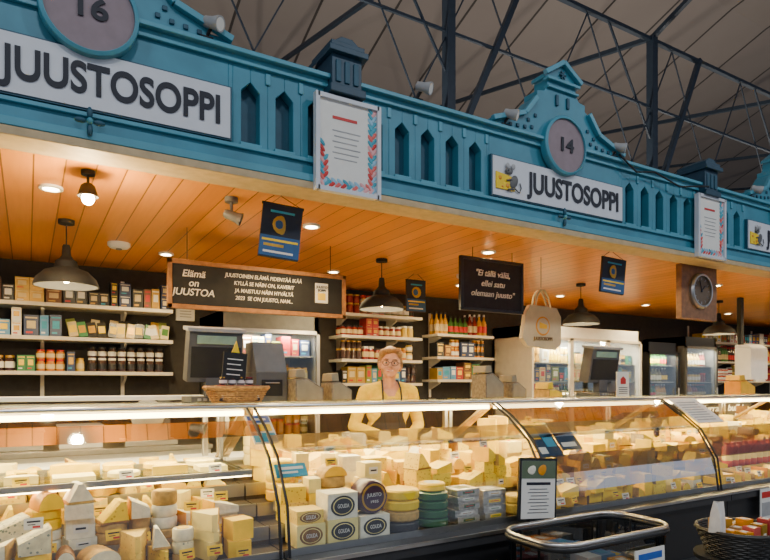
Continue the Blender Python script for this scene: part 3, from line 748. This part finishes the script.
def stdwheel(x,y,z,r,w,m,lab,rim,yaw=0):
    b=MB(); M=Matrix.Rotation(yaw,4,'Z')@Matrix.Rotation(pi/2,4,'X')
    b.lathe([(r*.9,-w/2),(r,-w*.38),(r,w*.38),(r*.9,w/2)],(x,y,z+r),m,36,M)
    b.lathe([(r*.8,w/2),(r*.8,w/2+.002)],(x,y,z+r),rim,32,M); b.lathe([(r*.68,w/2+.001),(r*.68,w/2+.003)],(x,y,z+r),lab,32,M)
    o=b.finish('cheese_wheel',bevel=.003)
    yy=y-(w/2+.006)
    text('JUUSTO',x,yy,z+r+.012,r*.3,PAPER,o,name='label_print',width=r*.95,ext=.0005)
    text('1935',x,yy,z+r-.02,r*.22,PAPER,o,name='label_print',width=r*.5,ext=.0005)
    return o
def bigblock(x,y,z,w,d,h,m,labelm=INK,rot=0):
    b=MB(); block(b,x,y,z,w,d,h,rot,m)
    Rx=Matrix.Rotation(pi/2,4,'X'); q=min(1,h/w)
    for rr,dd,mm in ((.40,.003,labelm),(.33,.004,CH['pale']),(.30,.005,labelm)):
        b.lathe([(w*rr,0),(w*rr,dd)],(x,y-d/2+.001,z+h*.5),mm,28,Rx,sy=q)
    o=b.finish('cheese_block',bevel=.010,seg=3); text('GOUDA',x,y-d/2-.006,z+h*.5,.026,PAPER,o,name='label_print',width=w*.38,ext=.0005); return o
z0=sz(0)+.001
bigblock(1.09,2.545,z0,.14,.14,.10,CH['pale'],CH['brown']); bigblock(1.09,2.545,z0+.101,.13,.12,.06,CH['cream'],CH['brown'])
bigblock(1.25,2.545,z0,.155,.14,.105,CH['pale'],CH['black']); bigblock(1.25,2.545,z0+.106,.155,.13,.12,CH['white'],CH['black'])
bigblock(1.42,2.545,z0,.16,.14,.105,CH['white'],CH['black'])
stdwheel(1.42,2.545,z0+.106,.082,.11,CH['purple'],CH['purple'],GOLD)
b=MB()
for k in range(4): wheel(b,1.80,2.55,z0+k*.045,.084,.043,CH['green'],None)
wheel(b,1.80,2.55,z0+.181,.07,.04,CH['yellow'],PAPER); b.finish('waxed_cheese_wheels',bevel=.003)
b=MB()
for k in range(4): wheel(b,1.61,2.55,z0+k*.052,.092,.05,[CH['black'],CH['beige'],CH['yellow'],CH['yellow']][k],None)
b.finish('waxed_cheese_wheels',bevel=.003)
random.seed(5)
b=MB()
for k in range(5): block(b,1.985+U(-.01,.01),2.545,z0+k*.036,.15,.13,.034,U(-.1,.1),FOIL,None,PAPER if k%2 else CH['green'])
b.finish('foil_wrapped_cheeses',bevel=.008)
b=MB()
for k in range(4): block(b,2.17,2.545,z0+k*.04,.15,.13,.038,U(-.1,.1),FOIL,None,PAPER if k%2 else YEL)
b.finish('foil_wrapped_cheeses',bevel=.008)

random.seed(77); b=MB(); x=-1.3
while x<.85:
    w=U(.13,.2)
    if x+w>.88: break
    for yy in (2.87,3.07):
        k=R(); c=CH[random.choice(['pale','yellow','cream','yellow','yellow'])]
        if k<.4: wheel(b,x+w/2,yy,1.0435,min(w*.46,.085),U(.02,.04),c)
        elif k<.75: cut(b,x+w/2,yy-.04,1.0435,w*.45,U(.03,.045),0,pi,CH['white'],c)
        else: block(b,x+w/2,yy,1.0435,w*.85,.13,U(.015,.03),0,c)
        if R()<.5: tag(b,x+w/2,yy-.09,1.0437,random.choice([PAPER,YEL]),.06,.035)
    x+=w+.03
b.finish('soft_cheeses',bevel=.004)

def topcheese(x,y,w,d,h,rind=CH['grey'],paste=CH['cream']):
    b=MB(); z=1.354
    b.prism([(x-w/2,z),(x+w/2,z),(x+w/2,z+h*.55),(x-w*.1,z+h),(x-w/2,z+h*.93)],y-d/2,y+d/2,rind)
    b.prism([(x-w/2+.008,z+.006),(x+w/2-.008,z+.006),(x+w/2-.008,z+h*.52),(x-w*.1,z+h*.94),(x-w/2+.008,z+h*.87)],y-d/2-.003,y-d/2+.02,paste)
    b.prism([(x-w/2,z+h+.001),(x-w*.1,z+h+.001),(x-w*.15,z+h+.05),(x-w*.45,z+h+.045)],y-d/2+.01,y+d/2-.01,paste)
    return b.finish('cut_cheese_loaf',bevel=.004)
CG=mat('cheese_waxed_paper',(.34,.28,.17),.6)
for x,w,h in ((1.34,.17,.13),(1.54,.13,.11),(2.68,.16,.17),(2.90,.13,.11)):
    topcheese(x,3.14,w,.15,h,CH['grey'],CG)
topcheese(5.75,3.14,.25,.15,.13,CH['orange'],CH['gold'])
topcheese(3.25,3.14,.14,.15,.06,CH['beige'],CH['yellow'])

# ------------------------------------------------------------------ scales
def deliscale(x,y=3.25,w=.17):
    b=MB(); z=1.354
    b.bx(x-w,x+w,y-.1,y+.13,z,z+.03,GREY)
    b.bx(x-.05,x+.05,y,y+.06,z+.03,z+.15,GREY)
    M=Matrix.Translation((x,y+.02,z+.25))@Matrix.Rotation(.16,4,'X')
    b.prism([(-w,-.14),(w,-.14),(w*.95,.13),(-w*.95,.13)],-.035,.06,GREY,'xz',M); b.bx(-w*.88,w*.88,-.04,-.035,-.115,.05,BLACKM,M)
    b.bx(-w*1.04,w*1.04,-.05,.07,.13,.15,LGREY,M)
    b.bx(-w*.7,w*.7,-.043,-.035,.065,.11,mat('lcd',(.2,.28,.2),.2,emit=.3),M)
    b.bx(x+w*.6,x+w*1.1,y-.05,y+.1,z+.03,z+.12,LGREY)
    for k in range(5): b.bx(x-w*.8+k*.03,x-w*.8+k*.03+.02,y-.104,y-.1,z+.008,z+.022,LGREY)
    return b.finish('retail_scale',bevel=.006)
deliscale(.87,3.25,.15); deliscale(3.98,3.25,.17)
b=MB(); z=1.354
b.bx(1.07,1.25,3.17,3.36,z,z+.16,GREY); b.prism([(3.17,z+.16),(3.36,z+.16),(3.36,z+.33),(3.24,z+.33)],1.07,1.25,GREY,'yz')
b.bx(1.10,1.22,3.165,3.17,z+.03,z+.12,BLACKM); b.bx(1.12,1.2,3.155,3.165,z+.10,z+.105,LGREY)
b.finish('label_printer',bevel=.008)
b=MB(); b.bx(3.93,4.07,3.08,3.092,1.355,1.355+.19,PAPER); b.prism([(3.97,1.45),(4.03,1.45),(4.03,1.49),(4.0,1.51),(3.97,1.49)],3.077,3.08,RED)
for k in range(4): b.bx(3.95,4.05,3.078,3.08,1.375+k*.015,1.38+k*.015,INK)
b.bx(3.95,4.05,3.092,3.13,1.354,1.36,BLACK)
b.finish('notice_card')
b=MB(); M=Matrix.Translation((.90,3.02,1.48))@Matrix.Rotation(.08,4,'Y')
b.bx(-.06,.06,-.006,.006,-.01,.13,CHALKB,M)
for k in range(4): b.bx(-.04,.03+.01*(k%2),-.008,-.006,.015+k*.026,.020+k*.026,CHALK,M)
b.tube([M@Vector((0,.0,-.09)),M@Vector((0,0,0))],.004,WOOD); b.prism([(-.02,.13),(.02,.13),(.0,.19)],-.004,.004,YEL,'xz',M)
b.finish('small_chalk_sign')
def basket(x,y,z,r0,r1,h,sx,name='wicker_basket',m=WICK):
    b=MB(); n=36; rows=int(h/.0115)
    for k in range(rows+1):
        t=k/rows; r=r0+(r1-r0)*t; pts=[]
        for i in range(n):
            a=2*pi*i/n; w=.003*math.cos(i*pi+k*pi); pts.append((x+(r+w)*math.cos(a)*sx,y+(r+w)*math.sin(a),z+.008+h*t))
        b.tube(pts,.0068 if k<rows else .011,m,6,closed=True)
    for i in range(18):
        a=2*pi*i/18; b.tube([(x+r0*math.cos(a)*sx,y+r0*math.sin(a),z+.004),(x+r1*math.cos(a)*sx,y+r1*math.sin(a),z+h+.008)],.005,m,5)
    b.lathe([(r0,0),(r0,.008)],(x,y,z),m,n,sx=sx)
    return b.finish(name)
basket(.92,3.03,1.354,.075,.10,.07,1.6)
b=MB(); random.seed(3)
for i in range(5):
    for j in range(3):
        xx=.835+i*.043; yy=2.985+j*.042
        jar(b,xx,yy,1.364,.02,.08,jc[5],random.choice([BLACK,RED,GOLD,jc[0]]),PAPER)
for i in range(4): jar(b,.85+i*.045,3.03,1.446,.02,.04,jc[5],random.choice([BLACK,jc[0],GOLD]),PAPER)
b.finish('jam_jars')

# ------------------------------------------------------------------ signs and cards on the glass
def card(x,y,z,w,h,tilt,name,base=PAPER,items=(),yaw=0,parent=None):
    b=MB(); M=Matrix.Translation((x,y,z))@Matrix.Rotation(yaw,4,'Z')@Matrix.Rotation(tilt,4,'X')
    b.bx(-w/2,w/2,-.003,.003,0,h,base,M)
    for (a,c,d,e,m) in items: b.bx(-w/2+a*w,-w/2+c*w,-.0045,-.003,d*h,e*h,m,M)
    return b.finish(name,parent=parent)
card(.965,2.70,1.17,.12,.20,-.9,'card_payment_sign',PAPER,((.05,.95,.72,.96,BLUEP),(.2,.8,.8,.88,PAPER),(.05,.45,.42,.66,RED),(.4,.9,.42,.66,YEL),(.05,.95,.05,.35,CYAN)))
card(1.03,2.545,1.03,.15,.07,-.7,'card_payment_sign',CYAN,((.1,.9,.55,.75,PAPER),(.1,.7,.25,.4,PAPER)))
card(2.66,2.53,1.02,.19,.24,-.75,'leaflet',mat('leaflet_dark',(.02,.05,.1),.3),((.08,.45,.55,.92,CH['gold']),(.5,.92,.3,.6,CYAN),(.1,.4,.1,.3,PAPER)))
card(2.86,2.56,1.05,.17,.22,-.75,'leaflet',mat('leaflet_dark',(.02,.05,.1),.3),((.08,.9,.5,.8,mat('photo_brown',(.3,.15,.08),.4)),(.1,.8,.1,.25,PAPER)))
card(4.42,2.62,1.16,.34,.30,-.95,'menu_sheet',PAPER,tuple((.1,.8,.1+.1*k,.14+.1*k,LGREY) for k in range(8)))
card(4.62,2.333,.47,.17,.22,0,'leaflet',PAPER,((.1,.9,.7,.9,RED),(.1,.9,.1,.55,LGREY)))
b=MB(); M=Matrix.Translation((2.37,2.375,.702))@Matrix.Rotation(-.12,4,'Z')@Matrix.Rotation(.06,4,'Y')@Matrix.Rotation(-.04,4,'X')
b.bx(-.125,.125,-.008,.008,0.010,.345,BLACK,M); b.bx(-.112,.112,-.010,-.008,.02,.33,PAPER,M)
b.bx(-.112,.112,-.0115,-.010,.235,.33,mat('photo_green',(.10,.14,.08),.4),M); b.ell(M@Vector((.03,-.011,.28)),(.04,.003,.03),CH['orange'],12,6); b.ell(M@Vector((-.04,-.011,.28)),(.04,.003,.025),CH['white'],12,6)
b.bx(-.08,.08,-.0115,-.010,.20,.215,INK,M)
for k in range(8): b.bx(-.07+.01*(k%3),.07-.012*(k%2),-.0115,-.010,.05+k*.018,.054+k*.018,GREY,M)
b.bx(-.06,.06,-.02,.03,.006,.013,BLACK,M)
b.finish('framed_offer_sign',bevel=.002)
b=MB(); b.bx(5.6,6.55,3.46,3.48,1.037,1.26,CHALKB); b.bx(5.58,6.57,3.45,3.49,1.25,1.27,BLACK); b.bx(5.58,6.57,3.45,3.49,1.036,1.05,BLACK)
o=b.finish('counter_chalk_sign'); text('Burrata, buffalo\nmozzarella',6.05,3.455,1.16,.09,CHALK,o,name='chalk_text',lean=.2,width=.8,off=.001)
b=MB(); PK=mat('red_wrap',(.62,.10,.08),.3,coat=.4)
for i in range(11):
    xx=4.80+i*.088
    b.lathe([(.036,0),(.04,.01),(.04,.15),(.03,.165),(.022,.17),(.022,.19)],(xx,2.72,sz(1)+.001),PK,14); b.lathe([(.0405,.05),(.0405,.10)],(xx,2.72,sz(1)+.001),CH['pale'],14,cap=False)
b.finish('red_wrapped_cheeses')
b=MB(); random.seed(8); GR=mat('grape',(.035,.015,.04),.3,coat=.3)
for k in range(46):
    t=R(); rr=.065*(1-t)**.7+.01; a=U(0,2*pi); q=rr*math.sqrt(R())
    b.ell((4.08+q*math.cos(a),2.845+q*math.sin(a)*.6,1.23-t*.17),(.014,.014,.014),GR,9,6)
b.tube([(4.08,2.87,1.335),(4.08,2.85,1.22)],.004,WOOD); b.ell((4.03,2.84,1.25),(.05,.01,.03),GREEN,10,6,(0,.4,0)); b.ell((4.13,2.84,1.26),(.05,.01,.03),GREEN,10,6,(0,-.4,0))
b.finish('grape_bunch_decoration')

# ------------------------------------------------------------------ foreground tub
def rrect(cx,cy,w,d,r,n=6):
    pts=[]
    for (sx_,sy_,a0) in ((1,1,0),(-1,1,pi/2),(-1,-1,pi),(1,-1,1.5*pi)):
        for i in range(n+1):
            a=a0+pi/2*i/n; pts.append((cx+sx_*(w/2-r)+r*math.cos(a),cy+sy_*(d/2-r)+r*math.sin(a)))
    return pts
def loft(b,secs,m,capb=True,capt=False):
    n=len(secs[0][0]); vs=[];fs=[]
    for pts,z in secs: vs+=[(p[0],p[1],z) for p in pts]
    for j in range(len(secs)-1):
        for i in range(n): fs.append((j*n+i,j*n+(i+1)%n,(j+1)*n+(i+1)%n,(j+1)*n+i))
    if capb: fs.append(list(range(n)))
    if capt: fs.append(list(range((len(secs)-1)*n,len(secs)*n)))
    b.add(vs,fs,m)
cx,cy=2.40,2.05
b=MB()
loft(b,[(rrect(cx,cy,.76,.34,.1),0),(rrect(cx,cy,.80,.38,.12),.05),(rrect(cx,cy,.82,.40,.13),.50)],BLACK,True,True)
b.tube([(p[0],p[1],.735) for p in rrect(cx,cy,.84,.40,.13,8)],.012,CHROME,10,closed=True)
b.tube([(p[0],p[1],.716) for p in rrect(cx,cy,.845,.405,.13,8)],.015,BLACK,10,closed=True)
b.tube([(p[0],p[1],.512) for p in rrect(cx,cy,.835,.405,.13,8)],.012,BLACK,10,closed=True)
for p in rrect(cx,cy,.80,.36,.12,1)[::2]: b.tube([(p[0],p[1],.5),(p[0],p[1],.72)],.006,BLACK)
tub=b.finish('chilled_display_tub')
g=MB(); loft(g,[(rrect(cx,cy,.83,.395,.13,8),.52),(rrect(cx,cy,.84,.40,.13,8),.71)],glassmat('smoked_glass',(.25,.28,.30),.7,.10),False); g.finish('glass_wall',parent=tub)
random.seed(9); b=MB()
for i in range(6):
    for j in range(2): block(b,cx-.27+i*.11,cy-.07+j*.14,.502,.095,.12,U(.03,.08),U(-.15,.15),random.choice([pc[1],pc[6],PAPER,CH['orange'],FOIL,pc[7]]),None,random.choice([PAPER,CYAN,YEL]))
b.finish('wrapped_goods',bevel=.003)
card(2.57,1.825,.53,.22,.13,-.03,'price_card',PAPER,((.1,.9,.6,.85,BLUEP),(.1,.9,.1,.45,LGREY)),parent=tub)

b=MB(); x,y=3.16,1.72
b.lathe([(.2,0),(.2,.02),(.03,.03),(.03,.54),(.22,.55),(.22,.57)],(x,y,0),BLACKM,28); b.finish('pedestal_table')
basket(x,y,.571,.15,.2,.13,1.1,'bread_basket',mat('black_wicker',(.03,.028,.025),.5))
b=MB(); random.seed(4)
for i in range(4):
    for j in range(3): block(b,x-.1+i*.066,y-.07+j*.07,.582,.055,.06,U(.12,.18),U(-.2,.2),random.choice([CORK,PK,pc[3],CH['orange'],pc[7]]),None,PAPER)
b.finish('snack_packets',bevel=.003)
b=MB()
PB=mat('white_paper_bag',(.7,.66,.6),.7)
M=Matrix.Translation((2.98,1.74,.70))@Matrix.Rotation(.3,4,'Z')@Matrix.Rotation(.15,4,'Y')
vs=[(-.05,-.03,0),(.05,-.03,0),(.05,.03,0),(-.05,.03,0),(-.06,-.025,.1),(.06,-.02,.1),(.06,.025,.1),(-.06,.02,.1),(-.055,-.006,.15),(.06,-.012,.16),(.055,.01,.155),(-.06,.008,.16)]
b.add(vs,[(3,2,1,0),(0,1,5,4),(1,2,6,5),(2,3,7,6),(3,0,4,7),(4,5,9,8),(5,6,10,9),(6,7,11,10),(7,4,8,11)],PB,M); b.finish('paper_bag',bevel=.003)

# ------------------------------------------------------------------ shop assistant
def person(px,py):
    SHIRT=mat('mustard_cardigan',(.78,.52,.0),.8,var=.1,scale=30,bump=.2); APR=mat('apron_black',(.02,.02,.022),.8)
    TRO=mat('trousers_dark',(.03,.03,.045),.8); HAIR=mat('hair_blond',(.30,.15,.05),.55,var=.35,scale=90,bump=.4); LIP=mat('lips',(.46,.10,.07),.4); SHO=BLACKM
    mats=[SKIN,SHIRT,APR,TRO,HAIR,LIP,SHO]
    prims=[]
    def lean(p):
        p=Vector(p)
        if p.z>1.0: p.y-=.22*(p.z-1.0)
        return p
    hz=Matrix.Translation(lean((0,0,1.5)))@Matrix.Rotation(-.28,4,'Z')@Matrix.Rotation(.06,4,'Y')@Matrix.Translation((0,0,-1.5))
    def C(p,r,q,s,m,head=False,raw=False):
        f=(lambda v:hz@Vector(v)) if head else ((lambda v:Vector(v)) if raw else lean); prims.append(('c',f(p),r,f(q),s,m))
    def E(c,rad,m,head=False):
        f=(lambda v:hz@Vector(v)) if head else lean; prims.append(('e',f(c),Vector(rad),m))
    for s in (-1,1):
        C((s*.09,0,.92),.088,(s*.09,-.01,.5),.058,3); C((s*.09,-.01,.5),.057,(s*.09,.02,.09),.042,3)
        E((s*.09,-.05,.045),(.045,.13,.045),6)
        E((s*.065,-.062,1.27),(.085,.062,.085),1)
        C((s*.05,.0,1.43),.045,(s*.16,0,1.40),.05,1)
    E((0,-.06,1.27),(.11,.064,.09),1); E((0,-.04,1.15),(.14,.09,.14),1)
    E((0,0,.95),(.17,.12,.13),3); E((0,0,1.1),(.15,.11,.16),1); E((0,-.01,1.27),(.17,.115,.17),1); E((0,-.05,.76),(.165,.10,.27),2)
    C((-.10,0,1.38),.06,(.10,0,1.38),.06,1)
    C((0,.01,1.40),.05,(0,.0,1.53),.046,0)
    for s,el,wr in ((-1,(-.25,-.03,1.14),(-.13,-.26,1.10)),(1,(.26,-.02,1.14),(.12,-.27,1.10))):
        sh=lean((s*.175,0,1.39)); el=Vector(el);wr=Vector(wr)
        C(sh,.054,el,.043,7,raw=True); C(el,.043,wr,.031,7,raw=True)
        d=(wr-el).normalized(); d.z=-.18; d.normalize(); hw=wr+d*.015
        side=Vector((0,0,1)).cross(d).normalized()
        pk=hw+d*.075
        C(wr,.024,hw+d*.02,.026,0,raw=True)
        for k in (-.026,-.009,.009,.026): C(hw+d*.02+side*k*.7,.014,pk+side*k,.012,0,raw=True)
        for k,L in zip((-.029,-.010,.010,.029),(.062,.074,.07,.055) if s>0 else (.055,.07,.074,.062)):
            a=pk+side*k; b1=a+d*L*.45+Vector((0,0,-.002)); b2=b1+d*L*.3+Vector((0,0,-.016)); b3=b2+d*L*.12+Vector((0,0,-.02))
            C(a,.009,b1,.0085,0,raw=True); C(b1,.0085,b2,.008,0,raw=True); C(b2,.008,b3,.0072,0,raw=True)
        sd=side if side.x*(-s)>0 else -side
        a=hw+d*.02+sd*.022; b1=a+d*.03+sd*.025+Vector((0,0,-.008)); b2=b1+d*.03+sd*.004+Vector((0,0,-.01))
        C(a,.014,b1,.011,0,raw=True); C(b1,.011,b2,.009,0,raw=True)
    E((0,0,1.605),(.073,.092,.104),0,True); E((0,-.028,1.545),(.055,.06,.055),0,True); E((0,-.066,1.512),(.022,.02,.018),0,True)
    C((0,-.088,1.605),.008,(0,-.104,1.578),.010,0,True); E((-.009,-.096,1.574),(.008,.009,.007),0,True); E((.009,-.096,1.574),(.008,.009,.007),0,True)
    for s in (-1,1):
        E((s*.037,-.060,1.567),(.028,.026,.027),0,True); E((s*.076,.0,1.585),(.011,.02,.030),0,True)
        E((s*.030,-.079,1.630),(.024,.012,.008),0,True)
        E((s*.070,.030,1.605),(.020,.056,.060),4,True); E((s*.058,-.024,1.670),(.028,.048,.034),4,True)
    E((0,.02,1.635),(.083,.094,.096),4,True); E((0,.085,1.60),(.055,.035,.05),4,True); E((-.015,-.054,1.690),(.055,.032,.022),4,True); E((.03,-.050,1.694),(.044,.028,.020),4,True); E((0,.115,1.63),(.038,.032,.038),4,True)
    E((0,-.084,1.5475),(.026,.010,.0045),5,True); E((0,-.083,1.541),(.020,.010,.005),5,True)
    b=MB()
    for p in prims:
        if p[0]=='e': b.ell(p[1],p[2],SKIN,24,16)
        else:
            a,r,c,s=p[1:5]; d=c-a; L=d.length; M=d.to_track_quat('Z','Y').to_matrix().to_4x4(); pr=[]
            for i in range(7): t=pi/2*i/6; pr.append((max(r*math.sin(t),.0005),-r*math.cos(t)))
            for i in range(7): t=pi/2*i/6; pr.append((max(s*math.cos(t),.0005),L+s*math.sin(t)))
            b.lathe(pr,a,SKIN,20,M)
    src=b.finish('tmp_body')
    m=src.modifiers.new('r','REMESH'); m.mode='VOXEL'; m.voxel_size=.004; m.use_smooth_shade=True
    s2=src.modifiers.new('s','SMOOTH'); s2.factor=.5; s2.iterations=3
    dg=bpy.context.evaluated_depsgraph_get(); dg.update()
    ev=src.evaluated_get(dg); me=bpy.data.meshes.new_from_object(ev)
    n=len(me.polygons); cen=np.zeros(n*3); me.polygons.foreach_get('center',cen); cen=cen.reshape(-1,3)+np.array(src.location)
    nor=np.zeros(n*3); me.polygons.foreach_get('normal',nor); nor=nor.reshape(-1,3)
    best=np.full(n,1e9); idx=np.zeros(n,int)
    for p in prims:
        if p[0]=='e':
            q=(cen-np.array(p[1]))/np.array(p[2]); dd=(np.linalg.norm(q,axis=1)-1)*min(p[2])
            mi=p[3]
        else:
            a=np.array(p[1]);c=np.array(p[3]);ab=c-a; t=np.clip(((cen-a)@ab)/(ab@ab),0,1); dd=np.linalg.norm(cen-(a+t[:,None]*ab),axis=1)-(p[2]+(p[4]-p[2])*t); mi=p[5]
        k=dd<best; best[k]=dd[k]; idx[k]=mi
    z=cen[:,2]; x=cen[:,0]
    bib=(np.isin(idx,[1,3]))&(nor[:,1]<-.1)&(np.abs(x)<.085+.08*np.clip((1.22-z)/.12,0,1))&(z<1.33)&(z>.5)
    idx[bib]=2
    vn=(idx==1)&(nor[:,1]<0)&(z>1.36)&(np.abs(x)<(z-1.33)*.75)&(np.abs(x)<.07); idx[vn]=0
    idx[idx==7]=1
    me.materials.clear()
    for mm in mats: me.materials.append(mm)
    me.polygons.foreach_set('material_index',idx.astype(np.int32)); me.polygons.foreach_set('use_smooth',[True]*n)
    off=np.array(src.location)
    bpy.data.objects.remove(src)
    co=np.zeros(len(me.vertices)*3); me.vertices.foreach_get('co',co); co=co.reshape(-1,3)+off; me.vertices.foreach_set('co',co.ravel()); me.update()
    root=bpy.data.objects.new('shop_assistant',me); COL.objects.link(root)
    root.location=(px,py,0.0); root.rotation_euler=(0,0,-.25)
    def kid(b,name):
        o=b.finish(name); o.parent=root
        return o
    b=MB(); EW=mat('eye_white',(.7,.66,.6),.2); IR=mat('iris',(.03,.035,.04),.1); BR=mat('eyebrow',(.12,.06,.025),.7)
    for s in (-1,1):
        b.ell(hz@Vector((s*.030,-.0765,1.602)),(.0125,.0125,.0065),EW,14,9); b.ell(hz@Vector((s*.030,-.0890,1.602)),(.0058,.002,.0058),IR,12,7)
        b.tube([hz@Vector((s*.014,-.0885,1.610)),hz@Vector((s*.030,-.0905,1.6125)),hz@Vector((s*.045,-.082,1.608))],.0022,SKIN,6)
        b.tube([hz@Vector((s*.015,-.091,1.624)),hz@Vector((s*.033,-.093,1.628)),hz@Vector((s*.05,-.083,1.622))],.0026,BR,6)
    b.tube([hz@Vector((-.024,-.090,1.5485)),hz@Vector((-.012,-.0955,1.5445)),hz@Vector((0,-.0965,1.5435)),hz@Vector((.012,-.0955,1.5445)),hz@Vector((.024,-.090,1.5485))],.0018,mat('teeth',(.75,.7,.65),.3),6)
    kid(b,'face_features')
    b=MB()
    for s in (-1,1):
        b.tube([hz@Vector((s*.032+.024*math.cos(2*pi*i/20),-.102,1.60+.018*math.sin(2*pi*i/20))) for i in range(20)],.0020,BLACK,6,closed=True)
        b.tube([hz@Vector((s*.055,-.102,1.606)),hz@Vector((s*.080,-.06,1.603)),hz@Vector((s*.086,.0,1.60))],.0018,BLACK,6)
    b.tube([hz@Vector((-.009,-.102,1.604)),hz@Vector((0,-.106,1.607)),hz@Vector((.009,-.102,1.604))],.0018,BLACK,6)
    kid(b,'eyeglasses')
    b=MB()
    for s in (-1,1):
        b.tube([lean((s*.07,-.112,1.30)),lean((s*.07,-.105,1.36)),lean((s*.068,-.075,1.42)),lean((s*.06,-.02,1.475)),lean((s*.03,.05,1.46)),lean((0,.06,1.455))],.007,APR,8)
    kid(b,'apron_strap')
person(2.31,3.88)
b=MB(); b.bx(2.05,2.42,3.42,3.63,1.0355,1.05,WOOD); b.finish('cutting_board',bevel=.003)
random.seed(1)
b=MB(); cut(b,2.16,3.43,1.051,.07,.045,.3,2.6,CH['beige'],CH['yellow']); b.finish('cheese_wedge',bevel=.003)

# ------------------------------------------------------------------ world, hall light, camera
w=bpy.data.worlds.new('hall_daylight'); scene.world=w; w.use_nodes=True
bg=w.node_tree.nodes['Background']; bg.inputs[0].default_value=(.68,.78,1,1); bg.inputs[1].default_value=.58
for i,x in enumerate((-4,0,4,8)):  # unseen pendants added behind the camera as fill for hall and fascia
    b=MB(); b.tube([(x,-1.5,8.9),(x,-1.5,6.35)],.01,STEELD); b.lathe([(.05,.35),(.1,.3),(.25,.1),(.3,0),(.28,0),(.2,.12),(.05,.25)],(x,-1.5,6.0),LGREY,24,cap=False); b.ell((x,-1.5,6.1),(.08,.08,.1),PAPER,12,8)
    o=b.finish('added_hall_pendant'); add_light('AREA','hall_fill_light',(x,-1.5,5.95),125,(.92,.96,1),sx=.5,sy=.5,parent=o)

cam=bpy.data.cameras.new('camera'); co=bpy.data.objects.new('camera',cam); COL.objects.link(co)
cam.sensor_width=36; cam.lens=600/770*36; cam.shift_y=104/770
co.location=(0,0,1.45); th=math.atan(600/1008)
co.rotation_euler=(pi/2,0,-th); cam.clip_start=.05
scene.camera=co
